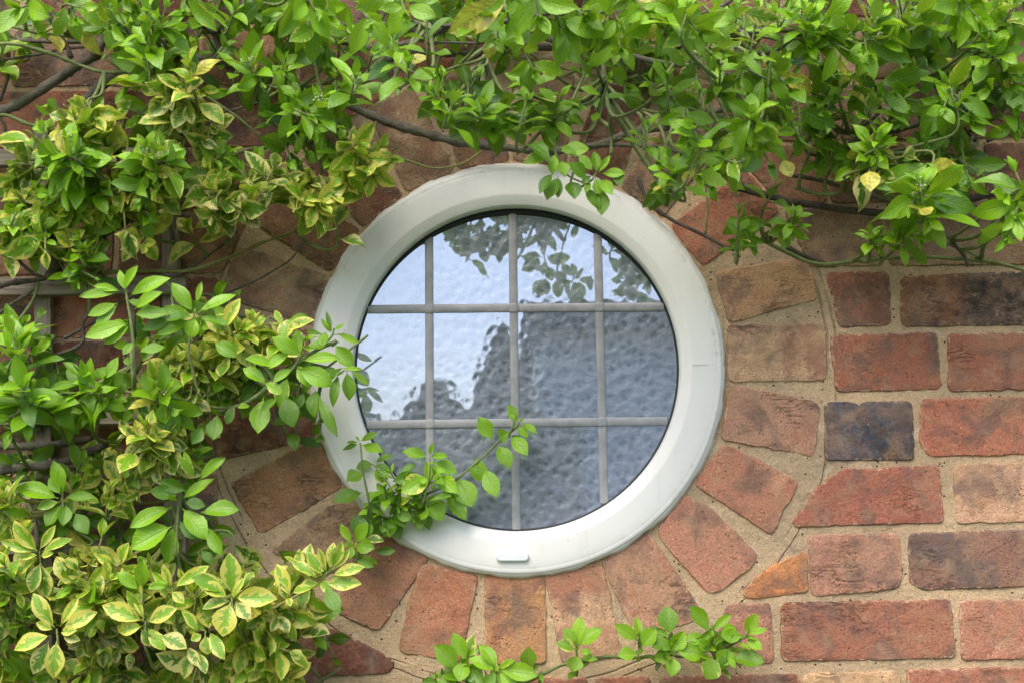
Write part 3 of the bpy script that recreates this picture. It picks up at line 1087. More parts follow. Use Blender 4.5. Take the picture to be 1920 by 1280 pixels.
def shoot(fo, stem, px, py, dep, ang, L, ty, n=8, tilt=None, spread=1.0, stem_len=None):
    """a leafy shoot: opposite pairs of leaves round an axis that ends at (px,py)"""
    tilt = ru(.20, .95) if tilt is None else tilt
    a = R(ang)
    ax = Vector((math.cos(a)*math.cos(tilt), -math.sin(tilt), math.sin(a)*math.cos(tilt))).normalized()
    tip = at(px, py, dep)
    Lm = L*PXM*1.24*(DIST-dep)/DIST
    sl = (stem_len if stem_len is not None else random.choice((.5, .6, .7, .8, 1.0, 1.3)))*Lm
    base = tip-ax*sl
    if base.y > -.012: base.y = -.012
    ax = (tip-base).normalized()
    u = ax.cross(Vector((0, 0, 1)))
    u = u.normalized() if u.length > .05 else Vector((1, 0, 0))
    w = ax.cross(u)
    pairs = max(2, n//2)
    rot = ru(0, math.pi)
    for k in range(pairs):
        f = k/(pairs-1)                       # 0 lowest .. 1 top
        P = base.lerp(tip, .15+.85*f)
        for sgn in (0, 1):
            if random.random() < .06 and k < pairs-1: continue
            ph = rot+k*math.pi/2*ru(.85, 1.15)+sgn*math.pi+ru(-.25, .25)
            rad = u*math.cos(ph)+w*math.sin(ph)
            el = (1.22-.85*f**1.4)*spread+ru(-.20, .20)      # angle from the axis
            dv = ax*math.cos(el)+rad*math.sin(el)
            dv.z -= .16*(1-f)+ru(-.1, .12)
            if dv.y > .25: dv.y = .25*ru(.2, 1)
            dv.normalize()
            nn = ax*math.sin(el)-rad*math.cos(el)
            nn = nn+Vector((0, -.55, .55))
            tone, var, wd, bl = style(ty)
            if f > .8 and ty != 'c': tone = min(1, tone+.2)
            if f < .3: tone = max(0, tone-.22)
            if random.random() < .10: continue
            if random.random() < .025 and f < .7: var, tone, bl = 1.45, .9, .5
            sz = (1.0-.48*f**2.2)*ru(.74, 1.16)
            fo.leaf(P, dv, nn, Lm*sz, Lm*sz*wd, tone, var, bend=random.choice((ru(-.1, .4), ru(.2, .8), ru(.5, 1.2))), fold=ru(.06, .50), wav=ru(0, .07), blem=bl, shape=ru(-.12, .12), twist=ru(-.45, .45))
    # tiny leaves at the very tip
    for k in range(3):
        ph = ru(0, 6.28)
        rad = u*math.cos(ph)+w*math.sin(ph)
        dv = ax+rad*.35
        tone, var, wd, bl = style(ty)
        fo.leaf(tip, dv, -rad+Vector((0, -.3, .3)), Lm*ru(.22, .38), Lm*.10, min(1, tone+.25), var*.8, bend=ru(-.2, .3), fold=.5)
    return base, tip+ax*.003


class Shrub:
    def __init__(s, name, label, cat, loc):
        s.root = empty(name, loc)
        tag(s.root, label, cat)
        s.br = []            # sampled branch points for joining twigs
        s.n = 0
        s.todo = []

    def branch(s, pts, r, mat=None, seg=9, knots=True):
        """pts: (px, py, depth m)"""
        r0, r1 = r if isinstance(r, tuple) else (r, r*.75)
        sp = spline(pts, 7)
        P = []
        for (x, y, d) in sp:
            p = at(x, y, d)
            k = .0016
            p = p+Vector((mnoise.noise(p*30)*k, mnoise.noise(p*30+Vector((9, 0, 0)))*k, mnoise.noise(p*30+Vector((0, 7, 0)))*k))
            P.append(p)
        n = len(P)
        rad = []
        for i in range(n):
            rr = (r0+(r1-r0)*i/(n-1))*PXM
            rad.append(rr*(1+.24*mnoise.noise(P[i]*70)+(ru(.1, .4) if knots and random.random() < .16 else 0)))
        mb = MB()
        mb.tube(P, rad, seg)
        mb.build('branch', mat or M_BARK, s.root, True)
        s.br.extend(P)
        return P

    def twig_to(s, base, tip, mb, rad=.0016):
        if s.br:
            best = min(s.br, key=lambda p: (p-base).length+(0 if p.y > base.y-.02 else .05))
        if not s.br or (best-base).length > .34:
            best = Vector((base.x+ru(-.03, .03), -.008, base.z-ru(.02, .05)))
        d = (best-base).length
        mid = base.lerp(best, .5)+Vector((ru(-1, 1), ru(-.3, .6), ru(-1.2, .3)))*d*.14
        pts = spline([tuple(tip), tuple(base), tuple(mid), tuple(best)], 5)
        n = len(pts)
        mb.tube(pts, [rad*.6+rad*1.0*i/(n-1) for i in range(n)], 6)

    def add(s, *a, **k):
        s.todo.append((a, k))

    def make(s, fo, st, px, py, ang, L, ty, dep, n=8, tilt=None, spread=1.0, bud=False):
        base, tip = shoot(fo, st, px, py, dep/1000, ang, L, ty, n, tilt, spread)
        mb = MB()
        s.twig_to(base, tip, mb)
        st.add(mb.v, mb.f)
        b = MB()
        if bud:
            t = at(px, py, dep/1000)
            for k in range(14):
                c_ = t+Vector((ru(-.007, .007), ru(-.006, .002), ru(-.002, .009)))
                add_ball(b, c_, ru(.0009, .0016))
                b.tube([c_, t-Vector((0, 0, .006))], .0003, 4, False)
        return b

    def finish(s):
        def seen(a):
            px, py, dep = a[0][0], a[0][1], a[0][5]
            inside = -20 < px < 1940 and -20 < py < 1300
            return (1 if inside else 0, a[0][3]*(1+dep/400)+(20 if a[1].get('bud') else 0)-(60 if a[1].get('fill') else 0))
        order = sorted(s.todo, key=seen, reverse=True)
        room = 98-s.n
        mass, mst = Foliage(), MB()
        for i, (a, k) in enumerate(order):
            k = dict(k); k.pop('fill', None)
            if i < room:
                fo, st = Foliage(), MB()
                b = s.make(fo, st, *a, **k)
                o = fo.build('leafy_shoot', s.root)
                st.build('stem', M_GREEN if a[4] in 'gGdm' else M_YSTEM, o, True)
                if b.v: b.build('flower_bud', M_BUD, o, True)
            else:
                k['bud'] = False
                s.make(mass, mst, *a, **k)
        if mass.V:
            o = mass.build('foliage', s.root, kind='stuff')
            t_ = mst.build('stems', M_GREEN, s.root, True)
            t_['kind'] = 'stuff'
        s.n += len(order)

    def hand(s, leaves, stems=(), ty='g', dep=50, mat=None):
        """a shoot whose leaves are placed one by one: (bx,by,tx,ty[,type[,W]])"""
        fo = Foliage()
        for lf in leaves:
            b, t = (lf[0], lf[1]), (lf[2], lf[3])
            hand_leaf(fo, b, t, lf[4] if len(lf) > 4 else ty, dep/1000+ru(-.005, .005), W=lf[5] if len(lf) > 5 else None)
        o = fo.build('leafy_shoot', s.root)
        if stems:
            mb = MB()
            for stp in stems:
                P = [at(x, y, dep/1000-.003) for (x, y) in spline(stp[:-1], 5)]
                r_ = stp[-1]*PXM*.78
                rad = [r_*(1-.45*i/len(P)) for i in range(len(P))]
                if r_ > .0010 and s.br:
                    best = min(s.br, key=lambda p: (p-P[0]).length)
                    if (best-P[0]).length < .34:
                        a_, b_ = P[0], best
                        m_ = a_.lerp(b_, .45)+(P[0]-P[1]).normalized()*(b_-a_).length*.3
                        T = [Vector(p) for p in spline([tuple(b_), tuple(m_), tuple(a_)], 5)][:-1]
                        P = T+P
                        rad = [r_*1.1]*len(T)+rad
                mb.tube(P, rad, 7)
            mb.build('stem', mat or M_GREEN, o, True)
        s.n += 1
        return o



ICO = None


def add_ball(mb, c, r):
    V, F = [], []
    for i in range(5):
        th = math.pi*i/4
        for k in range(6):
            a = 2*math.pi*k/6
            V.append((c[0]+r*math.sin(th)*math.cos(a), c[1]+r*math.sin(th)*math.sin(a), c[2]+r*math.cos(th)))
    for i in range(4):
        for k in range(6):
            F.append((i*6+k, (i+1)*6+k, (i+1)*6+(k+1) % 6, i*6+(k+1) % 6))
    mb.add(V, F)


def rows(txt):
    for ln in txt.strip().splitlines():
        for it in ln.split(';'):
            it = it.split('#')[0].split()
            if it:
                yield it


def filler(sh, n, box, ty, dep, L=(46, 66), df=None, keep=None):
    x0, x1, y0, y1 = box
    for _ in range(n):
        x, y = ru(x0, x1), ru(y0, y1)
        if x < 135 and 470 < y < 700: continue
        if 140 < x < 200 and 540 < y < 700: continue
        d = ru(*dep)
        if df: d = df(x, y, d)
        sh.todo.append(((x, y, random.choice((90, 60, 120, -90, -60, -120, 30, 150)), ru(*L), random.choice(ty), d, random.choice((6, 8))), {'fill': 1}))


def feed(sh, txt, df=None):
    for it in rows(txt):
        px, py, ang, L = map(float, it[:4])
        ty = it[4]; dep = float(it[5])
        if df: dep = df(px, py, dep)
        n = int(it[6]) if len(it) > 6 and it[6].isdigit() else 8
        opts = it[7:] if len(it) > 6 and it[6].isdigit() else it[6:]
        kw = {}
        for o in opts:
            if o == 'b': kw['bud'] = True
            elif o[0] == 't': kw['tilt'] = float(o[1:])
            elif o[0] == 'w': kw['spread'] = float(o[1:])
        sh.add(px, py, ang, L, ty, dep, n, **kw)


# ================= upper right climber (green, over the top of the window)
A = Shrub('climbing_shrub', 'large green leafy climber with woody branches trained over the top of the round window', 'shrub', (.55, -.01, zs))
for pts, r, mt in [
    ([(560, 165, .02), (640, 190, .022), (690, 213, .025), (770, 243, .03), (850, 264, .03), (940, 276, .03), (1030, 284, .03), (1120, 272, .028), (1200, 245, .025), (1290, 232, .025), (1350, 206, .02), (1420, 190, .015)], (8.5, 7), M_BARK),
    ([(1100, 274, .034), (1180, 272, .036), (1250, 279, .034), (1300, 300, .03)], (4.5, 3), M_BARK),
    ([(600, 70, .03), (660, 82, .035), (730, 90, .04), (790, 72, .045), (860, 48, .05), (950, 40, .05), (1040, 20, .05)], (5.5, 5), M_BARK),
    ([(560, 48, .05), (640, 46, .05), (760, 44, .05), (860, 50, .05)], (4.5, 4), M_BARK),
    ([(640, 78, .03), (700, 62, .03), (800, 58, .035), (950, 58, .035), (1050, 76, .04), (1150, 95, .04), (1240, 118, .04), (1330, 128, .04)], (6, 5), M_BARK),
    ([(700, 120, .02), (780, 98, .022), (860, 101, .022), (930, 92, .02), (1050, 88, .02), (1180, 98, .022), (1290, 86, .03), (1350, 72, .035), (1420, 58, .04), (1490, 58, .04)], (7.5, 6), M_BARK),
    ([(800, 82, .045), (900, 80, .04), (1000, 84, .04), (1120, 92, .03)], (2.5, 2), M_BARK),
    ([(1150, 40, .05), (1240, 40, .05), (1330, 20, .05), (1390, -10, .05)], (4, 3), M_BARK),
    ([(1240, 45, .06), (1262, 60, .06), (1280, 88, .06), (1322, 128, .055), (1380, 144, .05), (1422, 150, .05)], (4, 3), M_BARKD),
    ([(1330, 66, .06), (1360, 78, .06), (1400, 96, .055), (1450, 100, .055), (1480, 78, .055), (1496, 55, .05)], (3.6, 3), M_BARKD),
    ([(1124, 30, .06), (1130, 100, .055), (1136, 180, .05), (1146, 240, .05), (1147, 292, .045)], (4.2, 3), M_GREEN),
    ([(905, 30, .05), (912, 80, .05), (905, 130, .045), (892, 160, .04)], (3, 2.5), M_BARKD),
    ([(1040, 148, .03), (1090, 130, .03), (1140, 110, .03)], (2.6, 2.4), M_GREEN),
    ([(1180, 95, .03), (1200, 150, .03), (1230, 190, .03), (1250, 235, .03)], (2.5, 2), M_BARKD),
    ([(1680, 60, .06), (1730, 130, .055), (1775, 190, .05), (1830, 270, .04)], (4, 3), M_BARKD),
    ([(1560, 300, .03), (1620, 255, .04), (1680, 245, .04), (1760, 222, .03), (1830, 210, .02)], (6, 5), M_BARK),
    ([(1590, 250, .05), (1630, 228, .05), (1655, 205, .05)], (4, 3.4), M_BARK),
    ([(1380, 348, .02), (1440, 368, .02), (1520, 384, .02), (1600, 396, .02), (1700, 398, .02), (1830, 370, .02), (1930, 355, .02)], (7, 6), M_BARKD),
    ([(1480, 326, .03), (1560, 345, .03), (1640, 370, .03), (1690, 380, .028)], (4.5, 4), M_BARK),
    ([(1490, 352, .05), (1540, 366, .055), (1590, 357, .055), (1620, 342, .06)], (3.6, 2.6), M_GREEN),
    ([(1560, 290, .05), (1600, 291, .055), (1640, 290, .06)], (3.6, 3), M_BARK),
    ([(1850, 268, .04), (1880, 255, .04), (1930, 245, .04)], (3, 3), M_BARKD),
    ([(1196, 336, .02), (1215, 375, .02), (1245, 402, .022), (1290, 428, .025), (1350, 458, .03), (1380, 470, .035)], (4, 3), M_BARKD),
    ([(1434, 452, .04), (1490, 480, .035), (1540, 495, .035), (1600, 490, .03), (1700, 483, .03), (1800, 484, .03), (1860, 490, .03)], (4.2, 3.4), M_GREEN),
    ([(1470, 462, .03), (1500, 476, .03), (1545, 493, .03)], (5, 4), M_BARKD),
    ([(1768, 432, .04), (1790, 460, .04), (1808, 480, .04), (1816, 500, .04)], (4, 3), M_BARK),
    ([(1760, 452, .035), (1800, 465, .035), (1840, 482, .035)], (3, 3), M_GREEN),
    ([(1322, 330, .03), (1326, 380, .025), (1322, 440, .02)], (2, 1.8), M_GREEN),
    ([(1280, 150, .05), (1294, 185, .045), (1290, 225, .04), (1310, 300, .03)], (3.4, 3), M_BARKD),
]:
    A.branch([(x, y, d*2.6 if d > .039 and 640 < x < 1500 and y < 200 else d) for x, y, d in pts], r, mt)
# hand-placed sprays that hang over the window frame
A.hand([(1034, 280, 996, 271), (1030, 290, 981, 307, 'g', .5), (1040, 288, 1036, 328, 'g', .5), (1048, 284, 1105, 279, 'g', .55), (1050, 276, 1080, 288, 'g', .5),
        (1042, 276, 1030, 252, 'g', .4), (1052, 302, 1060, 332, 'g', .7), (1036, 326, 1012, 363, 'd', .42), (1048, 332, 1026, 376, 'd', .55), (1050, 334, 1046, 372, 'd', .4),
        (1100, 340, 1066, 306, 'd', .6), (1070, 340, 1078, 374, 'd', .7), (1096, 352, 1124, 392, 'd', .5), (1128, 350, 1128, 404, 'd', .5)],
       [(1046, 262, 1042, 290), (1042, 290, 1060, 330, 1100, 345)] and [((1046, 250), (1041, 282), (1060, 325), (1100, 346), 3.0)], 'g', 275)
A.hand([(1118, 324, 1114, 284, 'g', .5), (1112, 322, 1086, 292, 'g', .5), (1122, 324, 1144, 292, 'g', .32), (1128, 326, 1172, 325, 'G', .42), (1116, 334, 1126, 365, 'G', .75),
        (1128, 336, 1148, 366, 'g', .5), (1106, 340, 1098, 362, 'g', .5), (1160, 318, 1162, 350, 'd', .5), (1108, 330, 1090, 345, 'd', .5)],
       [((1110, 338), (1116, 328), (1122, 322), 2.4)], 'g', 285)


def over(px, py, dep):
    k = max(0, min(1, (px-600)/150))*max(0, min(1, (1480-px)/150))
    return dep+k*max(0, min(1, (460-py)/120))*(150+dep*.5)


feed(A, '''
690 35 -70 80 G 150 8; 760 25 -80 78 G 150 8; 735 60 100 55 d 60; 650 60 150 60 g 90; 665 150 70 62 g 110 8 b; 700 100 60 50 d 50
765 125 80 62 G 120 8 b; 745 110 150 55 g 90 ; 800 20 90 60 g 110; 830 150 80 60 g 110; 815 175 140 55 g 120 10; 850 190 70 62 g 125 10; 835 205 -80 62 d 100 8
880 235 -90 75 d 90 8; 925 240 -85 72 d 90 8; 905 200 70 60 g 110 10; 890 150 60 60 d 80 8; 960 170 60 55 d 70; 985 195 80 58 g 90 10; 960 215 -70 60 d 80 8
1005 150 80 55 m 80 6; 1000 130 -80 62 m 100 6; 1050 185 70 52 g 90 8; 1070 205 20 52 d 80 8; 1040 240 -100 55 g 70; 1030 215 -60 55 d 60
955 40 -90 100 g 140 6 t.5; 1010 25 -80 90 g 150 8; 1050 50 -80 78 g 130; 900 30 80 60 g 120; 930 70 -90 60 d 70; 1095 30 -60 70 g 130; 1120 60 -90 62 g 110
1160 40 -70 70 g 130; 1190 70 -80 60 m 110; 1165 90 -90 65 g 90; 1210 20 -60 70 g 140; 1240 50 -80 75 g 130; 1250 100 -90 60 g 110; 1265 30 60 60 G 140
1140 155 70 50 g 90 6; 1175 160 -80 60 d 80 6; 1215 240 80 50 g 90 8 ; 1228 165 60 55 g 90; 1250 150 90 58 g 110; 1265 190 -70 50 d 80; 1095 110 -60 60 d 60
1290 20 80 75 G 160 8; 1310 60 -70 75 g 150 10; 1345 35 -60 65 g 150; 1380 20 70 62 m 150; 1330 100 -60 62 g 110; 1420 25 80 62 g 150; 1395 55 -90 58 c 130 4
1455 30 110 60 g 140; 1480 20 60 60 m 150; 1510 30 90 62 G 160 10 b; 1560 50 -10 70 g 160 8; 1535 55 -120 66 m 150; 1520 85 -100 62 m 140 8; 1600 60 20 66 g 150 8
1590 95 -50 92 g 165 6 ; 1625 95 -90 88 g 170 4; 1650 75 -20 74 m 160 6 b; 1640 35 70 66 m 170 10 b; 1690 45 -90 74 g 150; 1720 20 60 66 g 160; 1760 60 -70 84 d 130 8
1800 30 -90 74 m 150 8; 1830 30 -60 84 g 160 8; 1860 20 60 66 m 160; 1895 40 -60 72 m 150; 1900 10 70 60 v 160; 1740 110 -90 70 d 80; 1690 120 -90 66 d 90
1460 130 90 64 g 150 10 b; 1440 160 -100 66 g 150 6; 1480 165 -70 66 g 155 6; 1400 130 170 80 g 140 4; 1500 120 0 62 g 140 6; 1380 150 -120 66 g 90
1350 170 -60 60 d 70; 1400 180 60 55 d 70; 1310 180 80 50 g 80; 1350 140 90 50 g 80; 1540 120 -90 64 d 90; 1570 130 60 55 g 90; 1545 180 70 60 d 90; 1575 160 90 42 G 130 8
1410 215 95 58 G 165 10 ; 1400 240 -140 60 G 150 8; 1425 262 -80 58 G 150 8; 1480 215 80 44 G 150 8; 1465 245 20 50 G 140 6; 1390 275 -120 55 g 130 8; 1385 255 150 50 m 130 8
1360 300 180 58 g 140 6; 1440 300 -70 62 d 110 6; 1375 330 -100 60 g 100 6; 1310 330 -90 55 g 90 6; 1500 250 -90 75 d 130 4; 1545 210 -80 46 g 120 8; 1560 190 60 46 g 110
1300 245 130 60 g 130 8; 1290 265 -90 55 g 120 8; 1310 285 60 55 g 120 8; 1258 300 110 52 g 100 10; 1245 320 170 50 g 100 8; 1265 335 -80 44 d 80 8; 1325 310 -90 46 g 80 6
1330 350 -60 40 g 80 6; 1345 290 -60 45 d 70; 1560 300 -90 55 d 80; 1580 280 60 50 d 70; 1530 300 -110 55 d 80; 1540 250 60 50 m 90; 1600 320 -100 46 m 90 6
1640 255 90 56 G 150 10; 1655 275 20 46 G 150 8; 1640 290 -120 44 G 140 6; 1690 295 10 66 c 140 4; 1650 320 -60 66 c 130 4; 1690 330 -80 50 c 120 4
1640 190 60 66 m 110 8; 1600 175 -100 58 d 90; 1665 170 -60 70 g 120 6; 1700 170 60 66 d 100; 1690 195 -120 60 m 100; 1720 190 -30 66 g 110 4; 1750 150 -60 60 d 80
1790 180 95 66 g 150 6 b; 1800 185 -70 74 g 160 6; 1770 200 -125 78 g 160 4; 1815 215 -60 82 d 140 4; 1775 160 120 55 g 130; 1835 190 20 55 d 100; 1840 160 70 60 g 110
1865 85 90 50 G 165 10; 1845 120 -130 46 G 160 6; 1885 105 -10 46 G 150 6; 1890 140 -60 60 m 140; 1860 165 -150 60 m 140 4; 1905 190 -90 62 m 130 6; 1880 200 60 50 g 110
1915 150 60 50 g 130; 1910 240 -100 55 g 110 6; 1730 270 70 46 g 90 8; 1750 285 20 50 d 80; 1800 305 -110 55 d 90; 1830 320 -60 70 d 120 6; 1795 290 60 46 g 90
1725 350 100 82 g 165 10 b; 1750 372 -40 88 g 170 6; 1710 380 -120 80 g 165 6; 1780 350 -10 60 d 130 4; 1740 410 -95 64 g 150 6; 1725 395 -60 50 g 140
1815 330 -90 74 d 120 4; 1760 330 60 40 g 150 b; 1905 325 110 80 g 165 6; 1890 365 200 74 m 165 6; 1905 400 -110 84 g 170 8; 1885 440 -100 74 g 165 6; 1925 440 -80 70 m 160 6
1385 405 90 46 g 120 10; 1395 430 -30 44 g 120 10; 1380 450 -150 40 g 110 8; 1410 455 -80 42 g 110 8; 1490 405 80 42 g 120 8; 1495 425 0 42 g 110 8; 1480 435 -110 40 m 110 8
1632 440 95 40 g 110 10; 1640 462 -60 30 g 100 6; 1695 440 70 48 g 120 8; 1720 450 -40 46 m 120 8; 1690 465 -150 42 g 100 6; 1450 360 60 50 d 60; 1235 355 -90 45 d 50; 1255 365 -60 42 d 45
''', over)
filler(A, 24, (640, 1940, -20, 75), 'gdgm', (40, 110), df=lambda x, y, d: d)
filler(A, 16, (640, 1940, -20, 110), 'dgd', (20, 60), (50, 66))
filler(A, 16, (1340, 1940, 60, 330), 'dgd', (25, 80))
filler(A, 10, (800, 1300, 100, 230), 'dg', (25, 60), (40, 55))
filler(A, 40, (560, 2250, -330, -30), 'gGm', (30, 130), (60, 80))
filler(A, 12, (1960, 2250, 0, 450), 'gm', (60, 200), (60, 80))
# one yellowing leaf and dead scraps
A.hand([(1466, 300, 1484, 332, 'y', .75)], (), 'y', 150)
A.hand([(1630, 320, 1632, 360, 'y', .8)], (), 'y', 150)
A.finish()

# ================= upper left climber (mixed green and variegated)
B = Shrub('climbing_shrub', 'mixed green and yellow edged climber spreading over the trellis left of the window', 'shrub', (-.45, -.035, zs))
for pts, r, mt in [
    ([(-40, 232, .05), (0, 212, .05), (50, 187, .05), (100, 153, .05), (140, 127, .05), (183, 97, .05), (196, 40, .05), (190, -20, .05)], (10, 8), M_BARK),
    ([(150, 198, .04), (172, 178, .045), (213, 143, .045), (290, 120, .04), (380, 110, .035), (470, 132, .03), (560, 165, .025)], (10, 9), M_BARK),
    ([(-20, 40, .08), (60, 60, .08), (120, 66, .075), (172, 82, .07), (200, 110, .07), (240, 132, .07)], (3.4, 3), M_GREEN),
    ([(-20, 82, .09), (40, 86, .09), (100, 102, .085), (150, 122, .08), (190, 133, .08), (240, 135, .08)], (3.6, 3), M_GREEN),
    ([(-20, 77, .055), (80, 77, .055), (170, 79, .05)], (4.4, 4), M_BARK),
    ([(88, 20, .06), (100, 45, .06), (118, 72, .055), (134, 110, .05)], (4.4, 4), M_BARKD),
    ([(-20, 115, .05), (60, 104, .05), (120, 92, .05), (180, 86, .05)], (2.6, 2.2), M_BARK),
    ([(-20, 222, .06), (10, 218, .06), (50, 232, .06), (110, 243, .06), (170, 262, .06), (230, 282, .06)], (3.4, 3), M_GREEN),
    ([(0, 270, .05), (8, 240, .05), (-6, 216, .05)], (4, 3), M_BARK),
    ([(190, 20, .07), (240, 60, .07), (300, 80, .07), (360, 40, .06), (400, 60, .06), (440, 42, .06), (470, 0, .06)], (5, 5), M_BARKD),
    ([(360, 20, .06), (395, 50, .055), (410, 90, .05), (430, 130, .045)], (5, 5), M_BARKD),
    ([(370, 170, .07), (430, 210, .07), (480, 250, .065), (510, 280, .06)], (2.6, 2.4), M_GREEN),
    ([(420, 300, .07), (470, 280, .08), (530, 272, .08), (580, 240, .085), (620, 215, .09)], (3.4, 2.8), M_GREEN),
    ([(370, 215, .07), (430, 208, .07), (490, 192, .07)], (2.4, 2.2), M_BARK),
    ([(250, 400, .09), (300, 385, .095), (360, 372, .095), (420, 380, .09), (470, 365, .085), (510, 340, .08)], (4.6, 3.2), M_YSTEM),
    ([(690, 280, .045), (720, 290, .035), (760, 302, .03), (820, 316, .03), (870, 305, .03), (906, 283, .03)], (2.4, 1.6), M_YSTEM),
    ([(90, 520, .05), (110, 490, .06), (140, 462, .065), (180, 445, .065), (230, 420, .06), (280, 370, .06)], (8, 6), M_BARK),
    ([(30, 370, .08), (60, 400, .08), (100, 432, .075), (150, 452, .07), (200, 440, .065)], (5, 4), M_GREEN),
    ([(-20, 540, .05), (30, 528, .05), (90, 520, .05), (120, 500, .05)], (5, 4.5), M_BARKD),
    ([(180, 512, .055), (260, 508, .05), (340, 508, .045), (400, 492, .04), (470, 466, .035), (557, 432, .03)], (3.6, 2.6), M_YSTEM),
    ([(330, 360, .03), (318, 420, .03), (334, 480, .03)], (4, 3), M_BARKD),
    ([(120, 632, .05), (180, 600, .05), (240, 560, .05), (340, 510, .045), (420, 460, .03)], (3.6, 2.4), M_BARK),
    ([(420, 552, .02), (480, 525, .02), (540, 490, .015), (570, 455, .01)], (2.2, 1.6), M_BARK),
    ([(-20, 605, .05), (20, 572, .05), (60, 545, .055), (70, 530, .055)], (3.4, 3), M_BARK),
    ([(10, 640, .06), (35, 600, .06), (64, 560, .06), (70, 530, .055)], (3.4, 3), M_GREEN),
    ([(30, 700, .05), (80, 675, .055), (150, 646, .055), (155, 605, .06), (168, 585, .065)], (3.6, 3), M_BARK),
    ([(252, 560, .10), (250, 620, .095), (247, 670, .085), (256, 715, .07), (272, 745, .06), (300, 770, .04)], (5, 6.5), M_BARKD),
    ([(340, 640, .07), (330, 690, .065), (300, 735, .06)], (4, 4), M_BARKD),
    ([(365, 776, .09), (410, 770, .1), (450, 758, .11), (480, 742, .11), (530, 700, .1), (590, 660, .09), (630, 640, .08)], (4, 3.4), M_GREEN),
    ([(300, 760, .05), (380, 740, .06), (440, 722, .06), (520, 700, .05)], (4, 4), M_BARKD),
    ([(612, 690, .07), (650, 660, .08), (690, 630, .085)], (2.4, 2), M_GREEN),
    ([(-20, 832, .05), (60, 836, .05), (120, 830, .05), (170, 822, .05)], (7, 6.5), M_BARK),
    ([(-20, 884, .06), (50, 876, .06), (110, 868, .06), (160, 850, .06), (200, 830, .06)], (8, 7), M_BARK),
    ([(-10, 902, .05), (40, 904, .05), (80, 895, .05), (90, 870, .05)], (2.4, 2), M_BARK),
    ([(0, 755, .05), (70, 745, .05), (140, 760, .05), (200, 720, .045), (250, 705, .04)], (2.4, 2), M_BARKD),
    ([(0, 440, .05), (20, 470, .05), (60, 510, .05), (100, 525, .05)], (3, 3), M_BARKD),
    ([(0, 60, .02), (20, 120, .02), (0, 190, .02)], (3, 3), M_BARK),
]:
    B.branch(pts, r, mt)
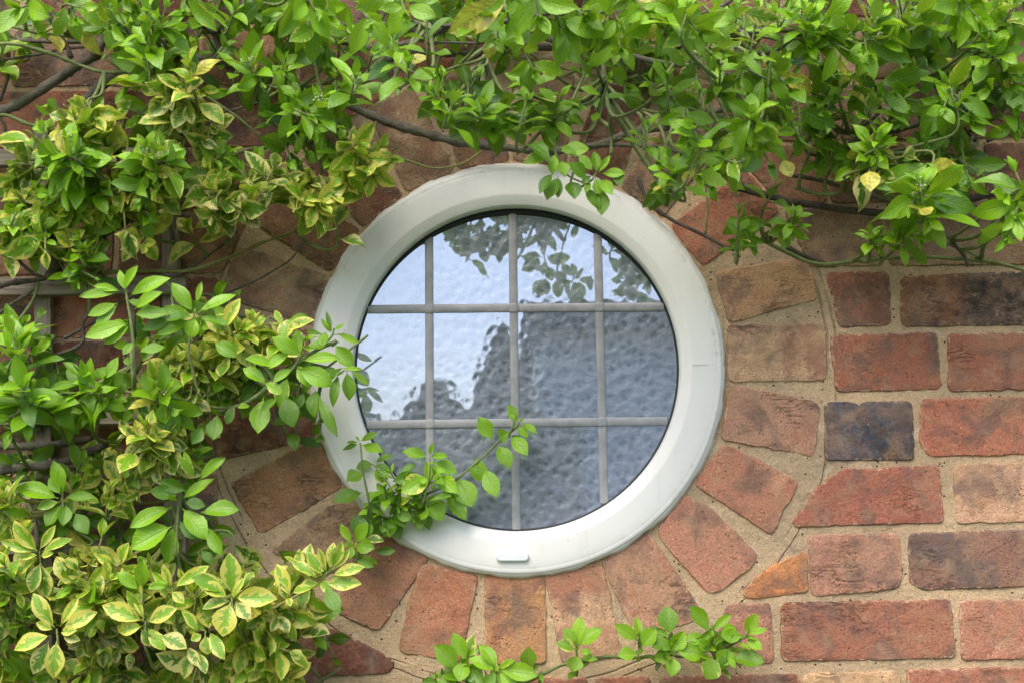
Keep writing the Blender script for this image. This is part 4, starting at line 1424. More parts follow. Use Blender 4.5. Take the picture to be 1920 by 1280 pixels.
feed(B, '''
40 15 -130 80 G 140 6; 60 25 -80 46 m 120 6; 85 60 -120 74 g 130 4; 120 40 -30 60 d 70 6; 150 15 -20 66 m 150 6; 140 35 -60 60 G 140 4
275 30 92 66 G 150 10 b; 275 75 90 72 G 150 8; 276 115 95 70 g 140 6; 240 80 170 66 G 140 4; 320 55 -15 70 G 150 4; 275 135 -80 60 g 130 4; 225 30 120 60 g 100; 200 55 -150 60 g 80
240 165 -125 72 g 120 4; 205 50 -60 52 m 90 6; 345 15 -90 66 g 140 4; 310 20 60 55 G 150 6; 365 82 60 38 g 90 10; 390 30 60 60 d 60; 300 115 -70 60 m 120 6
355 130 95 72 v 160 8; 350 160 60 66 v 155 8; 325 180 -100 62 c 140 8; 350 205 -60 62 c 140 6; 300 170 160 58 v 130 6; 375 170 -30 60 v 140 4; 318 230 -90 52 c 120 8; 400 240 -60 52 c 120 6
345 225 -80 60 v 120 6; 285 250 -60 60 d 80; 240 205 170 55 g 120 4; 260 220 -120 60 g 110 6; 375 265 -30 60 c 110 6; 390 275 -90 52 c 100 6; 420 290 60 44 g 110 10; 425 285 30 40 G 120 6
465 120 110 62 g 140 8 b; 490 155 -60 62 g 140 6; 520 165 -20 55 g 130 4; 430 170 -140 66 g 120 4; 455 110 60 42 g 110; 535 115 80 42 g 110 8; 530 130 -30 44 g 100
590 20 -60 74 G 160 8; 600 60 -60 62 m 140 6; 575 60 -90 55 g 120; 560 20 60 62 d 90; 620 30 -80 66 G 140 6; 520 40 -120 66 g 110; 500 20 -60 66 d 90; 455 30 -90 66 d 80; 440 20 60 55 g 90
610 100 -90 74 d 100 6; 630 150 90 60 g 110 8; 640 180 -60 52 g 110 ; 600 190 60 60 g 140 10 b; 575 215 -30 62 g 150 8; 590 235 -60 60 g 150 6; 550 215 170 62 g 130 6; 555 190 120 50 g 110
615 245 20 60 g 120 6; 560 250 -90 60 d 90; 520 215 -170 66 g 110 6; 500 225 150 50 d 90; 630 210 -60 50 g 110; 650 230 60 40 g 90
155 205 95 58 v 140 10; 170 230 0 52 v 130 8; 130 225 160 62 c 130 6; 160 250 -80 44 c 110 6; 110 205 150 58 m 110 6; 180 210 30 46 g 110; 95 215 180 50 g 90 6
125 265 95 66 G 165 8 b; 115 290 160 66 G 165 8; 145 285 30 62 G 160 8; 105 325 -160 66 g 160 6; 130 330 -80 62 g 150 8; 85 250 130 70 G 150 4; 150 310 10 60 m 150 8; 100 360 -150 60 g 130
55 300 170 60 c 120 6; 40 290 120 60 m 110 6; 30 320 -160 62 c 120 6; 20 350 -120 55 v 100; 50 350 -60 60 g 100; 200 240 95 46 c 90 4; 205 265 -90 44 c 90 4; 190 300 30 55 v 130 8
275 280 80 60 m 160 10 b; 300 275 45 62 m 160 8; 260 300 150 62 m 150 8; 320 300 20 66 m 155 8; 250 330 -160 62 g 140 6; 285 330 -60 58 g 150 6; 265 370 -110 62 g 150 6; 300 360 -20 62 v 130 6
240 350 170 55 g 120; 270 400 -60 62 g 110 6; 240 300 120 55 v 130 6; 290 240 100 50 c 110 4; 330 330 10 55 g 120; 180 340 60 60 g 120; 200 370 -120 60 v 110; 160 370 -90 60 g 110; 170 330 140 60 g 120
220 345 90 55 v 110 8; 60 395 -140 62 v 120 8; 90 380 60 60 m 110 8; 40 375 120 46 v 110; 130 395 -60 60 v 110 6; 110 420 -120 60 m 100 6; 20 400 60 60 g 90; 200 395 -30 60 v 110 6
235 430 -80 92 c 120 2 t.3; 225 410 -130 60 g 100 6; 150 400 -20 60 v 110 6; 185 410 -90 52 c 90 4
395 370 -100 62 c 130 6; 405 400 -120 62 c 130 6; 430 375 -20 62 c 130 8; 380 350 150 62 c 130 6; 445 395 -70 60 c 120 6; 420 340 100 60 c 120 8; 470 350 -120 55 c 120 4; 510 320 60 60 c 140 6
500 330 170 60 c 130 6; 540 330 -10 66 c 130 6; 450 320 130 50 g 110; 480 300 60 50 m 100; 545 300 -70 60 d 110 4; 570 280 -60 66 d 110 4; 560 380 -100 62 v 120 8; 590 375 -60 66 v 120 8
600 385 -20 62 v 125 6; 570 350 60 55 v 110; 620 370 20 62 v 120 6; 545 365 160 55 v 110; 585 410 -100 44 v 100 6; 640 300 170 55 v 120 8; 650 320 -120 62 v 130 8; 680 290 90 52 v 130 8
690 310 -60 60 v 135 8; 700 330 -90 62 v 130 6; 710 280 30 52 v 125 8; 730 300 -10 46 v 120 4; 670 345 -60 46 v 100 4; 640 270 80 55 g 130 6; 620 290 -80 70 g 120 4; 660 300 -90 60 c 130 6
30 430 170 60 g 120 8; 60 445 -30 55 g 120 8; 50 460 -90 50 g 100 6; 60 475 -60 62 d 90 4; 85 470 -80 62 v 130 4; 75 430 60 52 g 120; 100 440 0 50 m 90; 10 420 100 50 v 100; 30 400 60 50 m 120
155 470 85 46 g 110 10; 150 500 -170 46 g 110 6; 175 520 -30 46 g 110 4; 185 500 60 44 d 90 6; 150 520 -130 44 g 100 4; 125 480 120 44 m 90
''')
B.hand([(232, 545, 258, 498, 'G', .36), (236, 546, 224, 507, 'G', .36), (222, 548, 148, 556, 'm', .28), (226, 546, 176, 536, 'G', .3), (240, 556, 320, 522, 'G', .36), (238, 562, 286, 585, 'g', .4),
        (220, 568, 165, 592, 'G', .36), (222, 570, 178, 617, 'm', .34), (250, 590, 318, 588, 'g', .36), (252, 580, 304, 548, 'g', .4), (244, 610, 195, 645, 'g', .42), (240, 606, 160, 632, 'm', .4),
        (240, 612, 208, 605, 'g', .5), (250, 640, 230, 665, 'g', .45), (224, 665, 200, 708, 'g', .42), (240, 668, 240, 685, 'g', .8), (258, 660, 310, 650, 'g', .4), (262, 620, 318, 600, 'd', .4)],
       [((252, 700), (250, 650), (245, 600), (238, 560), (236, 535), 4.5)], 'g', 165)
B.hand([(362, 585, 322, 530, 'g', .42), (368, 572, 378, 528, 'g', .26), (372, 585, 442, 553, 'g', .34), (362, 595, 300, 580, 'g', .42), (366, 595, 358, 634, 'g', .85), (374, 594, 430, 610, 'g', .36),
        (358, 600, 296, 628, 'g', .4), (385, 575, 392, 568, 'G', .6), (400, 640, 445, 668, 'g', .5), (420, 620, 450, 560, 'v', .4), (352, 590, 310, 600, 'd', .5)],
       [((352, 660), (358, 620), (366, 580), 3)], 'g', 160)
B.hand([(568, 668, 510, 632, 'g', .42), (560, 672, 556, 620, 'G', .36), (566, 676, 636, 671, 'G', .34), (556, 682, 580, 725, 'm', .45), (558, 690, 624, 722, 'g', .52), (520, 686, 460, 672, 'g', .42),
        (548, 690, 512, 716, 'g', .4), (500, 720, 456, 690, 'g', .45), (496, 716, 530, 738, 'm', .5), (545, 660, 500, 690, 'g', .4), (530, 610, 515, 582, 'v', .4), (534, 620, 590, 600, 'v', .4), (540, 600, 580, 595, 'm', .4)],
       [((510, 722), (545, 695), (565, 665), 4)], 'g', 170)
B.hand([(494, 745, 484, 812, 'm', .55), (470, 760, 446, 764, 'm', .5), (380, 800, 360, 832, 'd', .65), (408, 775, 400, 825, 'd', .6), (440, 760, 425, 795, 'd', .5), (535, 740, 550, 800, 'd', .6),
        (540, 705, 525, 765, 'm', .5), (520, 745, 490, 770, 'g', .4)], (), 'd', 130)
# shoots that stand out against the white frame, left of the glass
B.hand([(622, 626, 612, 584, 'd', .20), (620, 624, 602, 598, 'g', .30), (624, 622, 645, 608, 'g', .3), (630, 624, 674, 644, 'g', .28), (612, 622, 604, 650, 'g', .72), (606, 628, 574, 622, 'd', .35), (636, 640, 622, 650, 'd', .5)],
       [((575, 672), (600, 652), (622, 630), (626, 615), 3.6), ((624, 628), (642, 626), (646, 618), 1.0)], 'g', 80)
B.hand([(628, 646, 662, 688, 'g', .55), (656, 694, 692, 722, 'g', .30), (650, 696, 655, 750, 'g', .5), (634, 700, 624, 762, 'd', .30), (630, 690, 608, 700, 'd', .5), (596, 740, 632, 818, 'd', .24), (592, 728, 590, 782, 'd', .55),
        (640, 690, 680, 692, 'g', .2), (646, 698, 618, 705, 'd', .2), (570, 735, 560, 765, 'd', .5), (606, 720, 640, 690, 'd', .3)],
       [((600, 712), (625, 706), (645, 694), 3), ((645, 694), (665, 695), (678, 693), 1.0)], 'g', 90)
feed(B, '''
25 630 100 82 g 150 8; 30 655 60 82 g 150 6; 60 665 30 76 g 140 4; 15 610 120 60 g 110; 40 615 60 60 g 110; 80 640 40 50 d 70 6; 70 600 60 44 g 90 4
45 730 80 74 g 165 10 b; 25 740 150 74 g 165 8; 60 755 30 70 g 165 6; 20 780 -150 66 g 160 6; 50 790 -60 62 g 160 4; 25 800 -110 66 g 150 4; 80 735 40 60 g 130 6; 10 720 110 70 g 130
150 700 95 50 g 150 8; 165 720 150 52 G 150 8; 175 735 20 62 g 150 6; 140 755 -120 46 g 140 4; 190 750 -60 50 m 140 6; 205 720 60 46 g 130 6; 160 785 -80 50 d 110 6; 215 760 -20 46 m 120 6
130 790 -60 50 g 100; 120 815 -40 40 d 70; 250 760 -90 55 g 120; 290 735 100 66 g 150 6; 310 730 40 66 g 150 8; 320 765 -50 66 g 150 6; 340 755 20 60 g 130 4; 300 700 80 46 v 130 8
300 720 -10 52 v 130 8; 350 700 80 44 v 120 6; 330 680 60 55 v 110; 370 700 -60 50 v 110 8; 390 740 -90 60 d 110 6; 370 660 -60 60 d 100; 400 690 40 60 v 110 8; 380 660 60 50 v 120 8
405 650 150 55 v 120 6; 430 600 100 50 v 130 8; 450 620 30 55 v 130 8; 470 600 90 46 v 120; 480 640 60 55 v 110 8; 440 650 -60 60 c 110 6; 460 680 -120 60 d 100; 470 610 60 60 v 110; 520 640 120 50 v 110 6
500 660 -90 60 v 100; 440 700 150 60 c 100 6; 410 720 -60 55 c 100; 480 720 -60 55 d 90; 570 640 60 46 m 100; 580 700 -60 55 d 90; 430 740 -90 60 d 90; 550 740 -100 60 d 80
275 800 95 62 v 165 8; 285 815 40 60 v 165 8; 265 825 170 66 c 160 6; 290 840 -60 60 c 150 8; 310 830 0 60 c 140 4; 245 820 150 60 c 140 4; 290 870 -90 60 c 140 4; 330 800 -30 46 v 120
355 750 -10 82 c 140 4 t.4; 320 745 -160 55 c 120 4; 390 800 -60 46 v 100; 370 850 60 46 m 100; 340 860 -60 52 v 90; 600 810 -90 30 d 60 4
340 600 -60 50 d 80; 300 640 -30 52 d 80; 440 560 60 40 d 60 4; 110 700 -60 50 d 60; 380 600 -100 60 g 90
''')
filler(B, 14, (-10, 640, -20, 110), 'gdgm', (30, 90))
filler(B, 12, (-10, 640, -20, 130), 'dgd', (15, 50), (50, 66))
filler(B, 22, (-10, 420, 250, 470), 'vcvv', (60, 115), (50, 62))
filler(B, 8, (90, 260, 190, 260), 'vv', (100, 140), (50, 60))
filler(B, 10, (400, 700, 300, 400), 'vvc', (80, 120), (46, 58))
filler(B, 12, (240, 600, 590, 790), 'dvg', (20, 70), (44, 58))
filler(B, 8, (-10, 230, 640, 860), 'dg', (20, 70), (44, 58))
filler(B, 24, (-330, 560, -330, -30), 'gGmv', (30, 120), (60, 80))
filler(B, 30, (-330, -40, 0, 850), 'gmv', (60, 200), (60, 80))
B.finish()

# ================= lower left variegated shrub
Cc = Shrub('variegated_shrub', 'bushy low shrub with bright yellow edged leaves crowding the lower left of the wall', 'shrub', (-.45, -.05, zs))
for pts, r, mt in [
    ([(-20, 1160, .06), (60, 1180, .07), (160, 1190, .08), (260, 1195, .08), (360, 1190, .08), (450, 1175, .09), (520, 1130, .1), (580, 1095, .11), (640, 1060, .12)], (5, 3.4), M_YSTEM),
    ([(300, 1215, .06), (320, 1240, .05), (350, 1290, .04)], (5, 5), M_BARK),
    ([(110, 1290, .05), (130, 1240, .06), (110, 1180, .08), (105, 1170, .1)], (4, 3), M_BARK),
    ([(60, 960, .05), (75, 1030, .07), (75, 1080, .08), (60, 1180, .07)], (4, 4), M_BARK),
    ([(240, 870, .05), (262, 895, .05), (240, 940, .05), (250, 960, .04)], (3, 2), M_BARKD),
    ([(140, 880, .05), (200, 910, .05), (250, 950, .05), (270, 965, .05)], (2.6, 2), M_BARK),
    ([(160, 955, .04), (230, 945, .04), (300, 940, .05), (340, 925, .06)], (2.6, 2), M_YSTEM),
    ([(325, 1000, .1), (335, 950, .1), (338, 920, .1), (350, 890, .09)], (3, 3), M_GREEN),
    ([(112, 960, .1), (118, 925, .1), (116, 890, .1)], (2.6, 2), M_GREEN),
    ([(480, 1190, .05), (540, 1185, .05), (580, 1165, .05)], (3, 2.4), M_GREEN),
    ([(600, 1270, .03), (570, 1240, .04), (540, 1200, .05), (510, 1170, .06)], (3, 3), M_GREEN),
    ([(590, 1285, .03), (640, 1250, .03)], (3, 2.4), M_GREEN),
]:
    Cc.branch(pts, r, mt)
Cc.hand([(118, 928, 100, 863, 'g', .40), (114, 926, 92, 895, 'g', .5), (110, 934, 30, 914, 'g', .44), (112, 940, 68, 952, 'g', .4), (122, 932, 180, 932, 'g', .34), (116, 945, 86, 985, 'g', .65), (124, 945, 118, 985, 'd', .6), (140, 960, 165, 1000, 'd', .6), (120, 920, 110, 880, 'G', .3)],
        [((118, 975), (118, 945), (116, 920), 3)], 'g', 130)
Cc.hand([(340, 936, 402, 897, 'g', .30), (332, 938, 316, 925, 'G', .4), (322, 950, 244, 988, 'g', .40), (322, 986, 246, 1028, 'g', .62), (326, 984, 316, 1056, 'g', .52), (342, 952, 388, 1010, 'g', .5), (345, 940, 385, 948, 'd', .6),
         (376, 960, 448, 954, 'g', .5), (388, 985, 416, 1040, 'g', .4), (336, 930, 280, 920, 'd', .5), (350, 920, 300, 900, 'd', .5), (335, 975, 370, 1010, 'd', .5), (372, 900, 422, 857, 'g', .36), (365, 895, 335, 855, 'm', .4), (360, 890, 345, 845, 'g', .3), (375, 1030, 400, 1055, 'd', .5)],
        [((328, 1040), (332, 990), (334, 950), (334, 930), 3.6)], 'g', 140)
Cc.hand([(434, 1114, 430, 1036, 'v', .50), (428, 1120, 375, 1095, 'v', .5), (432, 1128, 418, 1192, 'v', .78), (440, 1120, 520, 1122, 'v', .48), (438, 1116, 460, 1082, 'v', .35), (425, 1110, 360, 1080, 'm', .45), (430, 1125, 380, 1140, 'c', .5), (442, 1128, 470, 1160, 'c', .6)],
        [((440, 1165), (434, 1120), 3)], 'v', 175)
Cc.hand([(70, 1032, 26, 976, 'v', .44), (74, 1030, 104, 984, 'v', .32), (68, 1034, 2, 1014, 'v', .34), (78, 1034, 134, 1010, 'v', .34), (72, 1040, 36, 1046, 'v', .4), (76, 1042, 100, 1036, 'v', .5), (70, 1050, 22, 1074, 'v', .5), (78, 1055, 88, 1120, 'c', .6), (76, 1054, 58, 1110, 'c', .5)],
        [((78, 1080), (74, 1032), 2.6)], 'v', 160)
Cc.hand([(102, 1176, 62, 1112, 'v', .42), (112, 1174, 148, 1118, 'v', .3), (100, 1180, 68, 1166, 'v', .5), (96, 1190, 26, 1218, 'v', .44), (116, 1180, 182, 1146, 'v', .44), (114, 1184, 144, 1182, 'v', .5), (106, 1200, 100, 1270, 'v', .52), (92, 1200, 62, 1262, 'c', .5), (118, 1190, 150, 1200, 'c', .5)],
        [((110, 1220), (106, 1178), 3)], 'v', 178)
Cc.hand([(270, 1164, 192, 1134, 'v', .42), (274, 1160, 238, 1106, 'v', .34), (276, 1166, 332, 1140, 'v', .48), (268, 1172, 224, 1184, 'v', .55), (276, 1176, 310, 1218, 'v', .48), (270, 1158, 252, 1118, 'v', .3), (264, 1178, 290, 1210, 'c', .6), (300, 1190, 350, 1215, 'c', .6)],
        [((272, 1210), (273, 1162), 3)], 'v', 176)
Cc.hand([(322, 1102, 306, 1056, 'v', .36), (326, 1100, 392, 1060, 'v', .32), (318, 1104, 285, 1070, 'v', .34), (322, 1108, 345, 1130, 'v', .6), (316, 1098, 282, 1098, 'm', .4)],
        [((326, 1140), (323, 1100), 2.6)], 'v', 170)
Cc.hand([(268, 1102, 268, 1046, 'G', .48), (262, 1106, 218, 1072, 'g', .42), (274, 1104, 315, 1090, 'G', .42), (266, 1112, 240, 1130, 'm', .45)], [((268, 1140), (268, 1100), 2.6)], 'g', 168)
Cc.hand([(385, 1190, 390, 1226, 'v', .8), (372, 1184, 345, 1145, 'v', .4), (392, 1182, 422, 1236, 'v', .4), (378, 1188, 358, 1200, 'v', .7), (388, 1184, 340, 1140, 'v', .3), (360, 1220, 345, 1272, 'c', .6), (372, 1222, 386, 1262, 'c', .45), (350, 1210, 378, 1250, 'c', .4)],
        [((384, 1215), (385, 1180), 2.4)], 'v', 170)
# the long pale shoot that reaches to the right, under the window
Cc.hand([(604, 1078, 576, 1034, 'v', .5), (612, 1072, 596, 1026, 'v', .3), (618, 1066, 626, 1016, 'v', .42), (622, 1064, 642, 1014, 'v', .4), (626, 1066, 656, 1028, 'v', .36), (622, 1078, 684, 1062, 'v', .36), (612, 1094, 678, 1094, 'v', .46), (600, 1092, 560, 1100, 'v', .5),
         (600, 1086, 622, 1112, 'v', .6), (594, 1082, 548, 1052, 'v', .42), (588, 1100, 550, 1110, 'v', .5), (610, 1100, 636, 1148, 'd', .5), (620, 1082, 660, 1078, 'g', .3), (596, 1078, 586, 1036, 'g', .4), (545, 1118, 518, 1056, 'v', .4), (540, 1120, 545, 1136, 'v', .6), (538, 1124, 525, 1090, 'c', .5)],
        [((500, 1146), (545, 1122), (590, 1096), (622, 1066), 3.6)], 'v', 150, M_YSTEM)
feed(Cc, '''
8 920 100 60 v 140 8; 20 945 40 50 v 130 8; 10 970 -60 55 v 140 6; 40 955 -10 50 c 120 4; 15 1010 160 55 v 130; 10 1060 110 60 v 160 8; 15 1090 60 66 m 165 8; 30 1110 -30 55 v 160 8
10 1150 -90 80 c 150 6; 30 1140 -120 66 c 140 6; 5 1230 -70 74 d 110 6; 20 1190 -100 62 g 120 6; 45 1150 90 50 m 150 8
130 1080 80 60 v 140 8; 150 1070 130 62 v 150 8; 140 1100 -150 60 m 150 6; 165 1090 20 55 v 150 8; 170 1060 70 50 c 120 6; 150 1045 100 46 v 110; 190 1010 70 66 v 120 4; 130 1040 -150 46 v 100 6
185 1050 90 50 v 110 6; 215 1060 150 66 v 130 6; 240 1050 60 60 v 110; 200 1090 60 62 v 150 6; 215 1110 -60 60 v 140 6; 180 1120 80 60 v 150 8; 215 1140 -100 66 c 130 6; 190 1170 -150 62 v 150 6
160 1200 -100 62 c 140 6; 190 1210 -70 66 c 140 6; 220 1210 -100 62 c 130 6; 245 1220 -80 60 c 130 4; 200 1160 -120 62 v 150 4; 240 1090 100 52 v 130; 310 1150 -90 60 c 130 6; 330 1150 -60 66 c 140 6
350 1130 -80 60 m 140 6; 360 1160 -100 60 v 150 6; 365 1110 90 60 v 150 8; 350 1090 130 60 v 140 6; 300 1080 60 50 v 130; 390 1110 -60 55 c 120; 400 1090 60 46 v 120; 410 1150 -120 62 v 150 6
470 1120 -60 55 c 130; 485 1100 60 40 c 120 4; 455 1085 80 44 v 130 6; 470 1060 30 34 v 100 6; 480 1150 -60 66 c 140 6; 520 1150 -60 60 c 140 6; 500 1120 20 60 v 140 6; 540 1160 -80 60 v 120 6
440 1190 -90 60 v 130 6; 460 1210 -60 60 v 130 8; 490 1220 -100 66 v 130 8; 510 1210 -30 60 v 130 8; 540 1220 -20 70 v 140 6; 500 1250 -80 66 v 130 8; 470 1250 -110 62 v 120; 440 1240 -60 60 c 110 6
420 1255 -120 60 v 110; 400 1250 -60 60 v 110; 530 1260 -60 60 v 110; 560 1170 20 60 g 110 4; 590 1190 -50 70 m 90 4; 575 1140 -80 60 v 110 6; 560 1060 100 50 v 110; 530 1190 60 44 d 90
170 1235 80 44 v 110 8; 195 1245 -30 50 v 110 8; 150 1260 170 50 v 110 8; 240 1260 60 50 d 80; 60 1270 60 60 g 80; 100 1290 90 50 v 80; 280 1250 -60 55 d 70; 330 1270 -90 60 v 90; 390 1290 90 60 v 90
200 980 100 46 g 60 6; 140 900 60 44 v 80 8; 160 930 -30 50 v 90 6; 205 920 80 44 v 100 6; 215 935 -60 44 v 100 6; 230 900 70 50 v 90 6; 240 880 160 50 d 80; 260 920 -110 50 c 120 4; 225 945 -120 40 v 100 4
170 885 0 55 v 80 4; 150 870 60 50 m 80; 60 880 -60 50 d 60; 30 870 60 50 d 60; 190 870 100 50 d 60; 320 870 60 55 v 100 6; 350 870 -60 55 d 80; 260 860 -60 55 m 90; 310 900 -90 60 c 120 4; 400 1000 -60 46 d 80
420 1050 60 46 d 70; 360 1050 -30 50 d 80; 300 1040 -90 50 d 80; 280 1060 60 40 m 110; 160 1000 -60 50 d 90 6; 130 980 -100 60 d 90 6; 40 1000 60 50 v 90; 230 1020 -60 40 d 60; 560 1100 -100 60 d 90; 625 1230 -60 36 d 50 4
''')
filler(Cc, 40, (-10, 560, 1060, 1300), 'vvvc', (60, 130), (50, 62))
filler(Cc, 10, (-10, 330, 860, 1000), 'dvd', (20, 60), (44, 56))
filler(Cc, 20, (-330, 500, 1310, 1500), 'vc', (60, 160), (60, 74))
filler(Cc, 12, (-330, -40, 880, 1300), 'vg', (60, 160), (60, 74))
Cc.finish()

# ================= green sprig that crosses the lower left of the glass
WK[0] = 1.22
D_ = Shrub('green_sprig', 'slender green sprig with glossy leaves reaching across the lower left of the round window', 'sprig', tuple(at(700, 1030, .03)))


def Z(u, v):      # from the enlarged crop 620..1020 x 740..1040
    return 620+u/4.2675, 740+v/4.2675


def zl(*t):
    a, b = Z(t[0], t[1]), Z(t[2], t[3])
    return (a[0], a[1], b[0], b[1])+tuple(t[4:])


D_.branch([(668, 1045, .02), (690, 1012, .03), (720, 985, .024), (760, 950, .022), (800, 925, .024), (850, 902, .022), (900, 860, .022), (940, 822, .022), (968, 800, .022)], (2.8, 2.0), M_GREEN, 7, False)
D_.branch([Z(310, 880)+(.05,), Z(280, 720)+(.055,), Z(255, 560)+(.06,), Z(232, 380)+(.06,)], (2.2, 1.6), M_GREEN, 7, False)
D_.branch([Z(510, 780)+(.055,), Z(450, 690)+(.06,), Z(380, 600)+(.06,), Z(340, 560)+(.06,)], (1.4, 1.1), M_GREEN, 7, False)
D_.branch([Z(740, 880)+(.055,), Z(780, 720)+(.065,), Z(800, 600)+(.07,), Z(795, 500)+(.07,)], (1.8, 1.5), M_GREEN, 7, False)
D_.branch([(700, 985, .03), (690, 970, .035), Z(310, 880)+(.05,)], (2.4, 2.2), M_GREEN, 7, False)
D_.branch([(672, 1040, .02), (668, 1052, .02), (648, 1060, .02), (640, 1080, .02)], (2.2, 2.2), M_GREEN, 7, False)
D_.hand([zl(240, 370, 370, 300, 'g', .34), zl(232, 372, 200, 328, 'G', .3), zl(225, 380, 122, 380, 'd', .25), zl(222, 390, 95, 440, 'd', .25), zl(245, 400, 418, 450, 'g', .38)], (), 'g', 24)
D_.hand([zl(265, 620, 130, 690, 'g', .72), zl(350, 555, 205, 580, 'd', .5), zl(350, 545, 492, 478, 'g', .33), zl(345, 562, 485, 610, 'd', .4), zl(450, 700, 350, 600, 'm', .55), zl(455, 690, 420, 610, 'c', .3),
         zl(260, 780, 18, 850, 'd', .42), zl(505, 760, 600, 690, 'd', .5)], (), 'g', 22)
D_.hand([zl(500, 890, 385, 735, 'm', .46), zl(420, 850, 305, 790, 'g', .6), zl(525, 880, 635, 830, 'v', .45), zl(515, 930, 650, 1000, 'g', .5), zl(440, 1020, 265, 905, 'g', .58), zl(465, 975, 470, 1140, 'g', .72),
         zl(520, 870, 560, 780, 'd', .5), zl(480, 1010, 555, 1150, 'd', .6), zl(500, 940, 600, 1060, 'd', .5), zl(330, 920, 230, 1080, 'd', .55), zl(340, 990, 350, 1090, 'd', .6), zl(400, 900, 330, 860, 'd', .6)],
        (), 'g', 28)
D_.hand([zl(780, 490, 572, 450, 'm', .36), zl(795, 485, 822, 380, 'G', .3), zl(800, 490, 938, 490, 'm', .34), zl(808, 540, 1010, 620, 'g', .5), zl(800, 530, 820, 550, 'G', .5), zl(800, 560, 860, 690, 'G', .72),
         zl(790, 655, 565, 785, 'm', .55), zl(740, 650, 495, 690, 'd', .38), zl(850, 650, 1015, 780, 'm', .5), zl(870, 640, 910, 700, 'g', .4)], (), 'g', 36)
D_.hand([zl(740, 770, 725, 880, 'd', .4), zl(760, 860, 630, 870, 'g', .55), zl(775, 800, 890, 1005, 'g', .60), zl(915, 790, 1080, 1000, 'm', .42), zl(720, 920, 700, 1080, 'g', .5), zl(730, 930, 790, 1080, 'd', .5),
         zl(620, 780, 500, 740, 'd', .5), zl(735, 890, 775, 940, 'G', .4), zl(680, 800, 600, 720, 'd', .6), zl(690, 860, 640, 790, 'd', .6), zl(850, 760, 800, 720, 'd', .5)], (), 'g', 24)
D_.hand([zl(1020, 655, 1130, 890, 'g', .60), zl(1175, 490, 1190, 690, 'g', .58), zl(1230, 580, 1325, 815, 'g', .45), zl(1300, 360, 1182, 175, 'g', .48), zl(1330, 395, 1435, 585, 'g', .48), zl(1345, 360, 1420, 290, 'g', .85)], (), 'g', 22)
D_.hand([zl(1500, 215, 1422, 75, 'g', .42), zl(1485, 220, 1420, 150, 'g', .35), zl(1450, 325, 1575, 480, 'g', .46), zl(1500, 245, 1575, 340, 'g', .5), zl(1530, 220, 1650, 305, 'g', .34), zl(1510, 215, 1550, 190, 'G', .3)],
        [(Z(1430, 310), Z(1480, 265), Z(1515, 215), 2)], 'g', 24)
Y = lambda u, v: (600+u/6.4, 960+v/6.4)


def yl(*t):
    a, b = Y(t[0], t[1]), Y(t[2], t[3])
    return (a[0], a[1], b[0], b[1])+tuple(t[4:])


D_.hand([yl(380, 360, 240, 140, 'm', .34), yl(410, 370, 580, 120, 'g', .46), yl(440, 300, 490, 20, 'd', .6), yl(510, 280, 640, 150, 'd', .5), yl(400, 380, 290, 400, 'g', .6), yl(390, 390, 350, 555, 'g', .55),
         yl(430, 400, 655, 430, 'g', .62), yl(510, 320, 765, 340, 'c', .38), yl(640, 470, 905, 460, 'd', .34), yl(430, 570, 650, 650, 'd', .4), yl(400, 560, 440, 480, 'd', .6), yl(330, 720, 500, 700, 'd', .5)],
        [(Y(395, 420), Y(400, 380), Y(480, 180), 2)], 'g', 42)
feed(D_, '''
722 918 100 36 g 38 6 t.5; 745 945 -60 40 g 36 6 t.5; 775 935 60 40 m 40 6 t.5; 795 915 100 42 g 46 8 t.5; 700 960 160 40 g 36 6 t.5; 812 890 60 38 m 48 6 t.5; 770 965 -80 36 d 34 6 t.5; 735 890 120 36 g 42 6 t.5
845 925 -60 38 g 34 4 t.5; 718 985 -80 38 d 34 6 t.5; 690 1015 60 38 g 34 6 t.5; 962 800 60 22 g 26 4 t.4
''')
D_.finish()

# ================= low shoots growing up along the bottom of the wall
E = Shrub('creeping_shoot', 'green runner with clusters of fresh leaves along the mortar below the round window', 'runner', tuple(at(1200, 1290, .02)))


def W1(u, v): return 780+u/5.647, 1120+v/5.647
def W2(u, v): return 1120+u/5.647, 1120+v/5.647


def w1(*t):
    a, b = W1(t[0], t[1]), W1(t[2], t[3]); return (a[0], a[1], b[0], b[1])+tuple(t[4:])


def w2(*t):
    a, b = W2(t[0], t[1]), W2(t[2], t[3]); return (a[0], a[1], b[0], b[1])+tuple(t[4:])


E.branch([W1(1100, 900)+(.02,), W1(1230, 860)+(.025,), W1(1370, 795)+(.03,), W1(1550, 715)+(.03,), W1(1800, 660)+(.03,), W2(100, 630)+(.03,), W2(350, 635)+(.03,), W2(600, 632)+(.03,), W2(800, 600)+(.03,)], (3.6, 2.6), M_GREEN, 8, False)
E.branch([W2(1080, 560)+(.03,), W2(1230, 560)+(.035,), W2(1380, 525)+(.04,), W2(1480, 460)+(.045,), W2(1580, 390)+(.05,)], (1.8, 1.8), M_GREEN, 7, False)
E.branch([W2(800, 600)+(.03,), W2(900, 620)+(.03,), W2(1080, 560)+(.03,)], (2.4, 2), M_GREEN, 7, False)
E.branch([W2(430, 640)+(.03,), W2(440, 560)+(.04,), W2(430, 450)+(.05,)], (1.8, 1.6), M_GREEN, 7, False)
E.branch([W1(1330, 960)+(.02,), W1(1310, 860)+(.03,), W1(1320, 780)+(.03,)], (2.6, 2.4), M_GREEN, 7, False)
